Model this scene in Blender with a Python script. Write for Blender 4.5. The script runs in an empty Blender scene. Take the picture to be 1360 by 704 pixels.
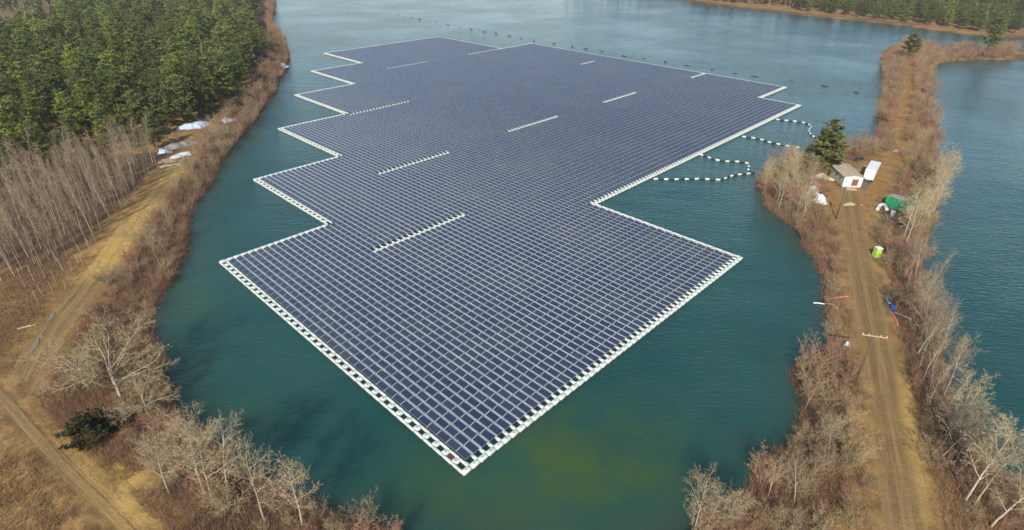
import bpy, bmesh, math, random
import numpy as np
from mathutils import Vector, Matrix

random.seed(7)
RNG = np.random.default_rng(7)
R = math.radians
SC = bpy.context.scene
COL = SC.collection

# ------------------------------------------------------------------ camera
PITCH, ROLL, FPX = 0.5230, 0.0084, 765.9          # radians, radians, focal length in photo pixels
PCX, PCY, PW, PH = 675.0, 346.5, 1360.0, 704.0    # principal point and size of the photo
DECK = 0.35                                        # top of the pontoons above the water
CAMZ = 29.4369 * 2.0 + DECK
_d = np.array([0, math.cos(PITCH), -math.sin(PITCH)])
_r0 = np.array([1.0, 0, 0])
_u0 = np.cross(_r0, _d)
_r = _r0 * math.cos(ROLL) + _u0 * math.sin(ROLL)
_u = -_r0 * math.sin(ROLL) + _u0 * math.cos(ROLL)
cam_data = bpy.data.cameras.new('camera')
cam = bpy.data.objects.new('camera', cam_data)
COL.objects.link(cam)
cam_data.sensor_fit = 'HORIZONTAL'
cam_data.sensor_width = 36.0
cam_data.lens = FPX / PW * 36.0
cam_data.shift_x = (PW / 2 - PCX) / PW
cam_data.shift_y = (PCY - PH / 2) / PW
cam_data.clip_start = 0.5
cam_data.clip_end = 20000
cam.matrix_world = Matrix(((_r[0], _u[0], -_d[0], 0), (_r[1], _u[1], -_d[1], 0), (_r[2], _u[2], -_d[2], CAMZ), (0, 0, 0, 1)))
SC.camera = cam

# ------------------------------------------------------------------ sky, sun, exposure
SUN_EL, SUN_X, SUN_Y = R(36), -0.30, -0.95
world = bpy.data.worlds.new('World')
SC.world = world
world.use_nodes = True
wn = world.node_tree.nodes
wn.clear()
sky = wn.new('ShaderNodeTexSky')
sky.sky_type = 'NISHITA'
sky.sun_disc = False
sky.sun_elevation = SUN_EL
sky.sun_rotation = math.atan2(SUN_X, SUN_Y)
sky.air_density = 1.0
sky.dust_density = 0.6
sky.ozone_density = 2.0
bg = wn.new('ShaderNodeBackground')
bg.inputs[1].default_value = 0.14
wo = wn.new('ShaderNodeOutputWorld')
world.node_tree.links.new(sky.outputs[0], bg.inputs[0])
world.node_tree.links.new(bg.outputs[0], wo.inputs[0])
sun_data = bpy.data.lights.new('sun', 'SUN')
sun_data.energy = 4.4
sun_data.angle = R(0.53)
sun_data.color = (1.0, 0.94, 0.82)
sun = bpy.data.objects.new('sun', sun_data)
COL.objects.link(sun)
_n = math.hypot(SUN_X, SUN_Y)
TO_SUN = Vector((SUN_X / _n * math.cos(SUN_EL), SUN_Y / _n * math.cos(SUN_EL), math.sin(SUN_EL)))
sun.rotation_euler = (-TO_SUN).to_track_quat('-Z', 'Y').to_euler()
sun.location = (0, 0, 200)
SC.view_settings.view_transform = 'Standard'
SC.view_settings.look = 'None'
SC.view_settings.exposure = 0.35
SC.view_settings.gamma = 1.0
SC.view_settings.use_curve_mapping = False
SC.render.engine = 'CYCLES'
SC.cycles.use_denoising = True
SC.cycles.max_bounces = 6
SC.cycles.transparent_max_bounces = 6
HAZE = 0.00010


# ------------------------------------------------------------------ helpers
def gp(px, py, z=0.0):
    """photo pixel -> point of the level plane at height z"""
    D = (px - PCX) / FPX * _r + (PCY - py) / FPX * _u + _d
    t = (z - CAMZ) / D[2]
    return (D[0] * t, D[1] * t)


def to_px(x, y, z):
    P = np.stack([np.asarray(x, float), np.asarray(y, float), np.asarray(z, float) - CAMZ], -1)
    w = P @ _d
    return PCX + FPX * (P @ _r) / w, PCY - FPX * (P @ _u) / w


def wpoly(pts, z=0.0):
    return np.array([gp(x, y, z) for x, y in pts])


def inside(poly, x, y):
    c = np.zeros(np.shape(x), bool)
    n = len(poly)
    for i in range(n):
        x0, y0 = poly[i]
        x1, y1 = poly[(i + 1) % n]
        if y0 == y1:
            continue
        k = (y0 > y) != (y1 > y)
        c ^= k & (x < (x1 - x0) * (y - y0) / (y1 - y0) + x0)
    return c


def inside_few(poly, x, y):
    a, b = poly, np.roll(poly, -1, 0)
    x, y = x[:, None], y[:, None]
    dy = b[:, 1] - a[:, 1]
    k = ((a[:, 1] > y) != (b[:, 1] > y)) & (x < (b[:, 0] - a[:, 0]) * (y - a[:, 1]) / np.where(dy == 0, 1e-9, dy) + a[:, 0])
    return k.sum(1) % 2 == 1


def polydist_few(pts, x, y):
    a, b = pts, np.roll(pts, -1, 0)
    d = b - a
    px, py = x[:, None] - a[:, 0], y[:, None] - a[:, 1]
    t = np.clip((px * d[:, 0] + py * d[:, 1]) / (d[:, 0] ** 2 + d[:, 1] ** 2 + 1e-12), 0, 1)
    return np.sqrt(((px - t * d[:, 0]) ** 2 + (py - t * d[:, 1]) ** 2).min(1))


def polydist(pts, x, y, closed=True):
    d = np.full(np.shape(x), 1e9)
    n = len(pts)
    for i in range(n if closed else n - 1):
        x0, y0 = pts[i]
        x1, y1 = pts[(i + 1) % n]
        dx, dy = x1 - x0, y1 - y0
        L = dx * dx + dy * dy + 1e-12
        t = np.clip(((x - x0) * dx + (y - y0) * dy) / L, 0, 1)
        d = np.minimum(d, (x - x0 - t * dx) ** 2 + (y - y0 - t * dy) ** 2)
    return np.sqrt(d)


def smooth_line(pts, step):
    """Catmull-Rom through world points, resampled"""
    P = np.array(pts, float)
    Q = np.vstack([2 * P[0] - P[1], P, 2 * P[-1] - P[-2]])
    out = []
    for i in range(1, len(Q) - 2):
        n = max(2, int(np.linalg.norm(Q[i + 1] - Q[i]) / step))
        for k in range(n):
            t = k / n
            out.append(0.5 * ((2 * Q[i]) + (-Q[i - 1] + Q[i + 1]) * t + (2 * Q[i - 1] - 5 * Q[i] + 4 * Q[i + 1] - Q[i + 2]) * t * t + (-Q[i - 1] + 3 * Q[i] - 3 * Q[i + 1] + Q[i + 2]) * t ** 3))
    out.append(P[-1])
    return np.array(out)


def vnoise(x, y, scale, seed=0):
    x = np.asarray(x, float) / scale + seed * 17.3
    y = np.asarray(y, float) / scale - seed * 9.1
    xi, yi = np.floor(x).astype(np.int64), np.floor(y).astype(np.int64)
    xf, yf = x - xi, y - yi
    xf = xf * xf * (3 - 2 * xf)
    yf = yf * yf * (3 - 2 * yf)

    def h(a, b):
        n = (a * 374761393 + b * 668265263 + seed * 1442695041) & 0x7fffffff
        n = ((n ^ (n >> 13)) * 1274126177) & 0x7fffffff
        return ((n ^ (n >> 16)) & 0xffff) / 65535.0
    return (h(xi, yi) * (1 - xf) + h(xi + 1, yi) * xf) * (1 - yf) + (h(xi, yi + 1) * (1 - xf) + h(xi + 1, yi + 1) * xf) * yf


def fbm(x, y, scale, seed=0, o=3):
    s, a, t = 0, 1.0, 0
    for k in range(o):
        s = s + a * vnoise(x, y, scale / 2 ** k, seed + k)
        t += a
        a *= 0.5
    return s / t


def mesh_np(name, V, F, mats, mi=None, attrs=None, smooth=False):
    """V (n,3); F: list of index arrays, each (m,k)"""
    me = bpy.data.meshes.new(name)
    V = np.ascontiguousarray(V, np.float32)
    me.vertices.add(len(V))
    me.vertices.foreach_set('co', V.ravel())
    loops = np.concatenate([np.asarray(f, np.int32).ravel() for f in F])
    tot = np.concatenate([np.full(len(f), np.asarray(f).shape[1], np.int32) for f in F])
    st = np.concatenate([[0], np.cumsum(tot)[:-1]]).astype(np.int32)
    me.loops.add(len(loops))
    me.loops.foreach_set('vertex_index', loops)
    me.polygons.add(len(tot))
    me.polygons.foreach_set('loop_start', st)
    me.polygons.foreach_set('loop_total', tot)
    if mi is not None:
        me.polygons.foreach_set('material_index', np.asarray(mi, np.int32))
    for m in mats:
        me.materials.append(m)
    for an, (dom, arr) in (attrs or {}).items():
        a = me.attributes.new(an, 'FLOAT', dom)
        a.data.foreach_set('value', np.ascontiguousarray(arr, np.float32))
    me.update(calc_edges=True)
    me.polygons.foreach_set('use_smooth', np.full(len(tot), bool(smooth)))
    return me


class MB:
    """collects shapes, becomes one mesh"""

    def __init__(s):
        s.v, s.q, s.t, s.qm, s.tm, s.qt, s.tt, s.n = [], [], [], [], [], [], [], 0

    def add(s, verts, faces, m=0, tint=0.5):
        b = s.n
        s.v.extend(verts)
        s.n += len(verts)
        for f in faces:
            f = [b + i for i in f]
            if len(f) == 4:
                s.q.append(f); s.qm.append(m); s.qt.append(tint)
            elif len(f) == 3:
                s.t.append(f); s.tm.append(m); s.tt.append(tint)
            else:
                for k in range(1, len(f) - 1):
                    s.t.append([f[0], f[k], f[k + 1]]); s.tm.append(m); s.tt.append(tint)

    def box(s, c, size, m=0, M=None, tint=0.5, bevel=0.0):
        hx, hy, hz = size[0] / 2, size[1] / 2, size[2] / 2
        if bevel <= 0:
            vs = [(x, y, z) for x in (-hx, hx) for y in (-hy, hy) for z in (-hz, hz)]
            fs = [(0, 1, 3, 2), (4, 6, 7, 5), (0, 4, 5, 1), (2, 3, 7, 6), (0, 2, 6, 4), (1, 5, 7, 3)]
        else:
            b = bevel
            vs, fs = [], []
            ring = lambda ax, ay, z: [(-ax, -ay + b, z), (-ax + b, -ay, z), (ax - b, -ay, z), (ax, -ay + b, z), (ax, ay - b, z), (ax - b, ay, z), (-ax + b, ay, z), (-ax, ay - b, z)]
            rr = [ring(hx, hy, -hz), ring(hx, hy, hz - b), ring(hx - b * .7, hy - b * .7, hz)]
            for q in rr:
                vs += q
            for k in range(2):
                for i in range(8):
                    j = (i + 1) % 8
                    fs.append((k * 8 + i, k * 8 + j, k * 8 + 8 + j, k * 8 + 8 + i))
            fs.append(tuple(range(16, 24)))
            fs.append(tuple(range(7, -1, -1)))
        c = Vector(c)
        if M is None:
            vs = [(v[0] + c.x, v[1] + c.y, v[2] + c.z) for v in vs]
        else:
            vs = [tuple(M @ Vector(v) + c) for v in vs]
        s.add(vs, fs, m, tint)

    def tube(s, pts, rad, n=6, m=0, cap=True, tint=0.5):
        pts = [Vector(p) for p in pts]
        rad = rad if hasattr(rad, '__len__') else [rad] * len(pts)
        vs, fs = [], []
        up = Vector((0, 0, 1))
        prev = None
        for i, p in enumerate(pts):
            t = (pts[min(i + 1, len(pts) - 1)] - pts[max(i - 1, 0)])
            t.normalize()
            a = prev if prev is not None else (Vector((1, 0, 0)) if abs(t.z) > .9 else up)
            x = (a - t * a.dot(t))
            if x.length < 1e-5:
                x = Vector((0, 1, 0)).cross(t)
            x.normalize()
            prev = x
            y = t.cross(x)
            for k in range(n):
                an = 2 * math.pi * k / n
                vs.append(tuple(p + (x * math.cos(an) + y * math.sin(an)) * rad[i]))
        for i in range(len(pts) - 1):
            for k in range(n):
                j = (k + 1) % n
                fs.append((i * n + k, i * n + j, (i + 1) * n + j, (i + 1) * n + k))
        if cap:
            fs.append(tuple(range(n - 1, -1, -1)))
            b = (len(pts) - 1) * n
            fs.append(tuple(range(b, b + n)))
        s.add(vs, fs, m, tint)

    def mesh(s, name, mats, smooth=False):
        F, mi, tt = [], [], []
        if s.q:
            F.append(np.array(s.q)); mi += s.qm; tt += s.qt
        if s.t:
            F.append(np.array(s.t)); mi += s.tm; tt += s.tt
        return mesh_np(name, np.array(s.v, float), F, mats, mi, {'tint': ('FACE', np.array(tt))}, smooth)


def link(name, data, parent=None, loc=(0, 0, 0), rz=0.0, scale=None):
    o = bpy.data.objects.new(name, data)
    COL.objects.link(o)
    o.location = loc
    o.rotation_euler = (0, 0, rz)
    if scale is not None:
        o.scale = (scale,) * 3 if not hasattr(scale, '__len__') else scale
    if parent is not None:
        o.parent = parent
    return o


def tag(o, label, cat=None, group=None, kind=None):
    o['label'] = label
    if cat:
        o['category'] = cat
    if group:
        o['group'] = group
    if kind:
        o['kind'] = kind
    return o


# ------------------------------------------------------------------ materials
def nodes(name):
    m = bpy.data.materials.new(name)
    m.use_nodes = True
    nt = m.node_tree
    return m, nt, nt.nodes['Principled BSDF']


def N(nt, t, **kw):
    n = nt.nodes.new(t)
    for k, v in kw.items():
        setattr(n, k, v)
    return n


def noise(nt, scale, detail=3, vec=None, rough=.6):
    n = N(nt, 'ShaderNodeTexNoise')
    n.inputs['Scale'].default_value = scale
    n.inputs['Detail'].default_value = detail
    n.inputs['Roughness'].default_value = rough
    if vec is not None:
        nt.links.new(vec, n.inputs['Vector'])
    return n.outputs['Fac']


def mix(nt, a, b, fac):
    n = N(nt, 'ShaderNodeMix', data_type='RGBA')
    for idx, v in ((6, a), (7, b)):
        if hasattr(v, 'links'):
            nt.links.new(v, n.inputs[idx])
        else:
            n.inputs[idx].default_value = (*v, 1)
    if hasattr(fac, 'links'):
        nt.links.new(fac, n.inputs[0])
    else:
        n.inputs[0].default_value = fac
    return n.outputs[2]


def ramp(nt, val, lo, hi):
    n = N(nt, 'ShaderNodeMapRange', interpolation_type='SMOOTHSTEP')
    nt.links.new(val, n.inputs[0])
    n.inputs[1].default_value = lo
    n.inputs[2].default_value = hi
    return n.outputs[0]


def mth(nt, op, a, b=None):
    n = N(nt, 'ShaderNodeMath', operation=op)
    for i, v in ((0, a), (1, b)):
        if v is None:
            continue
        if hasattr(v, 'links'):
            nt.links.new(v, n.inputs[i])
        else:
            n.inputs[i].default_value = v
    return n.outputs[0]


def attr(nt, name):
    return N(nt, 'ShaderNodeAttribute', attribute_name=name).outputs['Fac']


def bump(nt, p, h, strength, dist):
    b = N(nt, 'ShaderNodeBump')
    b.inputs['Strength'].default_value = strength
    b.inputs['Distance'].default_value = dist
    nt.links.new(h, b.inputs['Height'])
    nt.links.new(b.outputs[0], p.inputs['Normal'])


def simple(name, a, b=None, rough=.7, scale=3.0, metal=0.0, spec=.4, obj_var=0.0, bumpy=0.0):
    """two-tone worn surface; obj_var adds a difference from one object to the next"""
    m, nt, p = nodes(name)
    b = b or tuple(c * .75 for c in a)
    pos = N(nt, 'ShaderNodeNewGeometry').outputs['Position']
    f = noise(nt, scale, 4, pos)
    c = mix(nt, a, b, ramp(nt, f, .35, .65))
    if obj_var:
        rnd = N(nt, 'ShaderNodeObjectInfo').outputs['Random']
        hsv = N(nt, 'ShaderNodeHueSaturation')
        nt.links.new(c, hsv.inputs['Color'])
        v = N(nt, 'ShaderNodeMapRange')
        nt.links.new(rnd, v.inputs[0])
        v.inputs[3].default_value = 1 - obj_var
        v.inputs[4].default_value = 1 + obj_var
        nt.links.new(v.outputs[0], hsv.inputs['Value'])
        c = hsv.outputs[0]
    nt.links.new(c, p.inputs['Base Color'])
    p.inputs['Roughness'].default_value = rough
    p.inputs['Metallic'].default_value = metal
    p.inputs['Specular IOR Level'].default_value = spec
    if bumpy:
        bump(nt, p, f, .6, bumpy)
    return m


def veg(name, a, b, c=None, transl=.25, hue=.02, val=.25):
    """leaf or twig: colour varies by face and from plant to plant"""
    m, nt, p = nodes(name)
    t = attr(nt, 'tint')
    col = mix(nt, a, b, t)
    rnd = N(nt, 'ShaderNodeObjectInfo').outputs['Random']
    if c is not None:
        col = mix(nt, col, c, ramp(nt, rnd, .45, 1.0))
    r2 = mth(nt, 'FRACT', mth(nt, 'MULTIPLY', rnd, 7.31))
    hsv = N(nt, 'ShaderNodeHueSaturation')
    nt.links.new(col, hsv.inputs['Color'])
    for src, key, lo, hi in ((rnd, 'Hue', .5 - hue, .5 + hue), (r2, 'Value', 1 - val, 1 + val)):
        v = N(nt, 'ShaderNodeMapRange')
        nt.links.new(src, v.inputs[0])
        v.inputs[3].default_value = lo
        v.inputs[4].default_value = hi
        nt.links.new(v.outputs[0], hsv.inputs[key])
    nt.links.new(hsv.outputs[0], p.inputs['Base Color'])
    p.inputs['Roughness'].default_value = .8
    p.inputs['Specular IOR Level'].default_value = .15
    if transl > 0:
        tr = N(nt, 'ShaderNodeBsdfTranslucent')
        nt.links.new(hsv.outputs[0], tr.inputs[0])
        mx = N(nt, 'ShaderNodeMixShader')
        mx.inputs[0].default_value = transl
        nt.links.new(p.outputs[0], mx.inputs[1])
        nt.links.new(tr.outputs[0], mx.inputs[2])
        nt.links.new(mx.outputs[0], nt.nodes['Material Output'].inputs[0])
    return m


def make_water():
    m, nt, p = nodes('lake_water')
    pos = N(nt, 'ShaderNodeNewGeometry').outputs['Position']
    sh = attr(nt, 'shallow')
    al = attr(nt, 'algae')
    n1 = noise(nt, .035, 4, pos)
    base = mix(nt, (.010, .053, .045), (.019, .070, .057), ramp(nt, n1, .3, .7))
    n2 = noise(nt, .11, 4, pos)
    base = mix(nt, base, (.046, .082, .020), mth(nt, 'MULTIPLY', al, ramp(nt, n2, .15, .75)))
    base = mix(nt, base, (.040, .055, .036), mth(nt, 'MULTIPLY', sh, ramp(nt, n2, .1, .8)))
    nt.links.new(base, p.inputs['Base Color'])
    p.inputs['Roughness'].default_value = .10
    p.inputs['Subsurface Weight'].default_value = 1.0
    p.inputs['Subsurface Radius'].default_value = (1, 1, 1)
    p.inputs['Subsurface Scale'].default_value = 2.5
    p.subsurface_method = 'BURLEY'
    p.inputs['IOR'].default_value = 1.33
    mp = N(nt, 'ShaderNodeMapping')
    mp.inputs['Rotation'].default_value = (0, 0, R(28))
    mp.inputs['Scale'].default_value = (.45, 1.15, 1)
    nt.links.new(pos, mp.inputs[0])
    w1 = noise(nt, 1.25, 3, mp.outputs[0], .55)
    w2 = noise(nt, .16, 2, mp.outputs[0])
    gust = ramp(nt, noise(nt, .018, 2, pos), .3, .7)
    h = mth(nt, 'ADD', mth(nt, 'MULTIPLY', w1, mth(nt, 'ADD', mth(nt, 'MULTIPLY', gust, .6), .42)), mth(nt, 'MULTIPLY', w2, .8))
    bump(nt, p, h, .8, .32)
    ro = N(nt, 'ShaderNodeMapRange')
    nt.links.new(gust, ro.inputs[0])
    ro.inputs[3].default_value = .08
    ro.inputs[4].default_value = .14
    nt.links.new(ro.outputs[0], p.inputs['Roughness'])
    return m


def make_ground():
    m, nt, p = nodes('ground_soil')
    pos = N(nt, 'ShaderNodeNewGeometry').outputs['Position']
    mp = N(nt, 'ShaderNodeMapping')
    mp.inputs['Scale'].default_value = (1, 1, 0)
    nt.links.new(pos, mp.inputs[0])
    pos = mp.outputs[0]
    big = noise(nt, .06, 4, pos)
    mid = noise(nt, .35, 4, pos)
    fine = noise(nt, 2.2, 4, pos, .7)
    straw = mix(nt, (.305, .190, .074), (.190, .110, .043), ramp(nt, mid, .35, .65))
    litter = mix(nt, (.165, .098, .052), (.085, .051, .031), ramp(nt, fine, .35, .65))
    c = mix(nt, straw, litter, ramp(nt, mth(nt, 'ADD', mth(nt, 'MULTIPLY', attr(nt, 'litter'), 1.0), mth(nt, 'MULTIPLY', mth(nt, 'SUBTRACT', big, .5), 1.2)), .30, .70))
    c = mix(nt, c, (.275, .150, .050), mth(nt, 'MULTIPLY', attr(nt, 'ochre'), ramp(nt, mth(nt, 'ADD', mid, fine), .65, 1.05)))
    # wheel tracks: rd = metres from the centre line, rs = metres along it
    rd, rs, rw = attr(nt, 'rd'), attr(nt, 'rs'), attr(nt, 'rw')
    cx = N(nt, 'ShaderNodeCombineXYZ')
    nt.links.new(mth(nt, 'MULTIPLY', rd, 2.6), cx.inputs[0])
    nt.links.new(mth(nt, 'MULTIPLY', rs, .06), cx.inputs[1])
    streak = noise(nt, 1.0, 4, cx.outputs[0], .65)
    ard = mth(nt, 'ABSOLUTE', rd)
    wob = mth(nt, 'MULTIPLY', mth(nt, 'SUBTRACT', mid, .5), 2.2)
    on = ramp(nt, mth(nt, 'ADD', mth(nt, 'SUBTRACT', rw, ard), wob), -.35, .75)
    rut = mth(nt, 'SUBTRACT', 1.0, ramp(nt, mth(nt, 'ABSOLUTE', mth(nt, 'SUBTRACT', mth(nt, 'ADD', ard, mth(nt, 'MULTIPLY', mth(nt, 'SUBTRACT', streak, .5), 1.6)), 1.0)), .10, .70))
    road = mix(nt, (.275, .182, .080), (.180, .114, .048), ramp(nt, streak, .30, .70))
    road = mix(nt, road, (.150, .098, .044), mth(nt, 'MULTIPLY', rut, mth(nt, 'MULTIPLY', ramp(nt, mth(nt, 'ADD', fine, big), .75, 1.15), .8)))
    c = mix(nt, c, road, mth(nt, 'MULTIPLY', on, mth(nt, 'ADD', .55, mth(nt, 'MULTIPLY', ramp(nt, mth(nt, 'ADD', mid, big), .7, 1.15), .45))))
    c = mix(nt, c, mix(nt, (.46, .30, .095), (.34, .215, .072), ramp(nt, mid, .35, .65)), mth(nt, 'MULTIPLY', attr(nt, 'sand'), ramp(nt, mth(nt, 'ADD', mid, fine), .55, 1.0)))
    c = mix(nt, c, (.105, .062, .032), mth(nt, 'MULTIPLY', ramp(nt, mth(nt, 'ADD', mid, noise(nt, .9, 3, pos)), 1.02, 1.28), mth(nt, 'MULTIPLY', mth(nt, 'SUBTRACT', 1.0, on), .75)))
    c = mix(nt, c, (.040, .028, .022), attr(nt, 'wet'))
    v = mix(nt, c, (.02, .015, .01), mth(nt, 'MULTIPLY', ramp(nt, fine, .58, .80), .45))
    nt.links.new(v, p.inputs['Base Color'])
    p.inputs['Roughness'].default_value = .95
    p.inputs['Specular IOR Level'].default_value = .1
    bump(nt, p, mth(nt, 'SUBTRACT', mth(nt, 'ADD', fine, mid), mth(nt, 'MULTIPLY', mth(nt, 'MULTIPLY', rut, on), .6)), .8, .18)
    return m


def make_panel_glass():
    m, nt, p = nodes('panel_glass')
    pos = N(nt, 'ShaderNodeNewGeometry').outputs['Position']
    t = attr(nt, 'tint')
    c = mix(nt, (.009, .018, .052), (.028, .042, .058), t)
    c = mix(nt, c, (.060, .064, .062), mth(nt, 'MULTIPLY', ramp(nt, noise(nt, .05, 4, pos), .4, .75), .42))
    nt.links.new(c, p.inputs['Base Color'])
    p.inputs['Roughness'].default_value = .26
    p.inputs['IOR'].default_value = 1.5
    p.inputs['Sheen Weight'].default_value = .30   # dust film
    p.inputs['Sheen Roughness'].default_value = .48
    p.inputs['Sheen Tint'].default_value = (.95, .93, .90, 1)
    return m


M = {}
M['water'] = make_water()
M['ground'] = make_ground()
M['glass'] = make_panel_glass()
M['alu'] = simple('panel_frame_metal', (.30, .32, .34), (.24, .26, .29), .45, 1.2, .1)
M['float'] = simple('pontoon_plastic', (.60, .63, .57), (.46, .49, .42), .5, 1.5)
M['walk'] = simple('walkway_plastic', (.50, .54, .55), (.34, .38, .39), .55, .9)
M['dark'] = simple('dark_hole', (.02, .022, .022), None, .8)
M['shade_sheet'] = simple('painted_raft_shade', (.010, .020, .020), (.014, .026, .024), .45)  # dark tone standing for shade on the water below the raft
M['brown'] = simple('brown_board', (.12, .045, .03), None, .8)
M['white'] = simple('white_paint', (.70, .70, .68), (.60, .60, .58), .5, 1.0)
M['black'] = simple('black_plastic', (.018, .02, .022), (.03, .03, .03), .55)
M['bark'] = simple('pine_bark', (.085, .058, .040), (.05, .036, .026), .9, 4, obj_var=.2)
M['palebark'] = simple('pale_bark', (.46, .39, .28), (.34, .28, .20), .85, 3, obj_var=.22)
M['greybark'] = simple('grey_bark', (.38, .31, .22), (.26, .21, .15), .9, 3, obj_var=.25)
M['twig_pale'] = veg('pale_twigs', (.410, .318, .180), (.285, .212, .115), None, .0, .01, .2)
M['twig_grey'] = veg('grey_twigs', (.340, .252, .150), (.235, .162, .095), None, .0, .015, .22)
M['twig_red'] = veg('red_twigs', (.330, .198, .118), (.200, .112, .070), (.310, .228, .126), .0, .015, .25)
M['pine'] = veg('pine_needles', (.245, .262, .068), (.118, .168, .066), (.285, .266, .052), .45, .035, .38)
M['pine_far'] = veg('far_pine_needles', (.245, .262, .074), (.124, .170, .072), (.285, .266, .062), .45, .035, .38)
M['bush'] = veg('dark_evergreen_leaves', (.085, .080, .022), (.038, .044, .016), None, .15)
M['straw'] = veg('dry_grass', (.44, .30, .13), (.27, .17, .075), None, .2, .015, .2)
M['wood'] = simple('weathered_pole_wood', (.13, .095, .06), (.085, .062, .04), .9, 6)
M['lumber'] = simple('pale_lumber', (.46, .33, .20), (.36, .25, .15), .8, 3)
M['beige'] = simple('beige_siding', (.50, .45, .34), (.44, .39, .29), .7, 1.5)
M['roof'] = simple('beige_roof', (.42, .34, .24), (.33, .26, .18), .8, .8)
M['door'] = simple('rust_door', (.24, .085, .045), None, .7)
M['glasspane'] = simple('window_pane', (.05, .06, .07), None, .1, spec=.6)
M['green'] = simple('green_paint', (.030, .285, .110), (.026, .225, .090), .5, .7)
M['rusty'] = simple('dusty_grey_metal', (.32, .29, .23), (.22, .18, .13), .8, .9)
M['tarp'] = simple('white_tarp', (.70, .72, .72), (.52, .55, .57), .55, 1.4, bumpy=.06)
M['bluetarp'] = simple('pale_blue_tarp', (.52, .60, .68), (.34, .43, .54), .5, .9, bumpy=.06)
M['cream'] = simple('cream_panel', (.56, .50, .32), (.48, .42, .27), .6, 1.0)
M['grey'] = simple('grey_metal', (.18, .19, .20), (.13, .135, .14), .6, 1.2)
M['rubber'] = simple('rubber', (.022, .022, .022), None, .8)
M['lime'] = simple('lime_plastic', (.42, .60, .065), (.37, .54, .055), .5, 1.0)
M['blue'] = simple('blue_plastic', (.02, .14, .46), (.02, .11, .38), .45, 2)
M['skyhose'] = simple('pale_blue_hose', (.24, .48, .66), None, .5)
M['pinkhose'] = simple('faded_red_hose', (.58, .20, .14), (.48, .15, .11), .6, 2)
M['orangewood'] = simple('crossarm_wood', (.52, .32, .16), None, .8)
M['puddle'] = simple('muddy_puddle', (.215, .175, .115), (.17, .135, .09), .6, .5)
M['rubble'] = simple('grey_rubble', (.30, .28, .25), (.20, .17, .14), .9, 3)

# ------------------------------------------------------------------ the lake outline (photo pixels of the waterline)
LEFT_SHORE = [(372, -14), (366, 2), (366, 15), (362, 28), (372, 48), (385, 70), (384, 88), (366, 122), (346, 152), (324, 182), (302, 207), (286, 230), (272, 253), (256, 280), (250, 305), (244, 340), (230, 370), (208, 398), (201, 425), (203, 455), (214, 485), (224, 520), (238, 552), (262, 580), (292, 606), (325, 630), (370, 655), (420, 676), (480, 692), (540, 710), (600, 724), (700, 730), (800, 730), (860, 722)]
PEN_LEFT = [(880, 706), (930, 692), (985, 668), (998, 640), (1008, 605), (1040, 585), (1062, 562), (1066, 540), (1052, 515), (1060, 492), (1080, 472), (1094, 452), (1093, 420), (1088, 375), (1084, 347), (1068, 332), (1050, 303), (1022, 280), (1010, 258), (1006, 238), (1022, 222), (1050, 212), (1080, 205), (1130, 198), (1160, 188), (1166, 165), (1170, 130), (1172, 100), (1170, 80), (1178, 64), (1200, 57), (1225, 60), (1250, 67), (1300, 68), (1345, 67), (1450, 68)]
FAR_SHORE = [(1450, 60), (1337, 51), (1300, 47), (1260, 43), (1230, 39), (1180, 32), (1100, 24), (1020, 16), (940, 6), (850, -6), (750, -16), (600, -22), (450, -23)]
POND = [(1500, 82), (1340, 80), (1290, 80), (1252, 84), (1238, 98), (1238, 130), (1243, 160), (1245, 200), (1247, 235), (1248, 262), (1236, 300), (1224, 330), (1221, 360), (1230, 400), (1243, 450), (1256, 500), (1266, 550), (1282, 590), (1325, 630), (1420, 670), (1520, 745), (1900, 745), (1900, 200), (1700, 82)]


def jag(pts, amp=1.0, step=2.5, seed=0):
    L = smooth_line([gp(x, y) for x, y in pts], step)
    n = fbm(L[:, 0], L[:, 1], 9, seed) - .5
    n2 = fbm(L[:, 0], L[:, 1], 9, seed + 9) - .5
    L[:, 0] += n * amp * 3
    L[:, 1] += n2 * amp * 3
    return L


LAKE = np.vstack([jag(LEFT_SHORE, seed=1), jag(PEN_LEFT, seed=2), jag(FAR_SHORE, 1.5, 8, seed=3)])
PONDW = np.vstack([jag(POND[:19], seed=4), wpoly(POND[19:])])


def shore(x, y):
    """metres from the waterline, positive on land"""
    x, y = np.asarray(x, float), np.asarray(y, float)
    if x.ndim == 1 and x.size <= 64:
        d = np.minimum(polydist_few(LAKE, x, y), polydist_few(PONDW, x, y))
        return np.where(inside_few(LAKE, x, y) | inside_few(PONDW, x, y), -d, d)
    d = np.minimum(polydist(LAKE, x, y), polydist(PONDW, x, y))
    wet = inside(LAKE, x, y) | inside(PONDW, x, y)
    return np.where(wet, -d, d)


def height(x, y, s=None):
    x, y = np.asarray(x, float), np.asarray(y, float)
    s = shore(x, y) if s is None else s
    land = .12 + .95 * (1 - np.exp(-np.maximum(s, 0) / 2.2)) + .9 * (fbm(x, y, 26, 5) - .45) * np.clip(s / 8, 0, 1)
    land = np.maximum(land, .10) + np.clip((s - 40) / 120, 0, 1) * 3.0 * fbm(x, y, 90, 8)
    bed = -np.minimum(.25 - s * .35, 5)
    return np.where(s > 0, land, bed)


# ------------------------------------------------------------------ tracks
def wl(pts, step=1.2, z=1.0):
    return smooth_line([gp(x, y, z) for x, y in pts], step)


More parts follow.
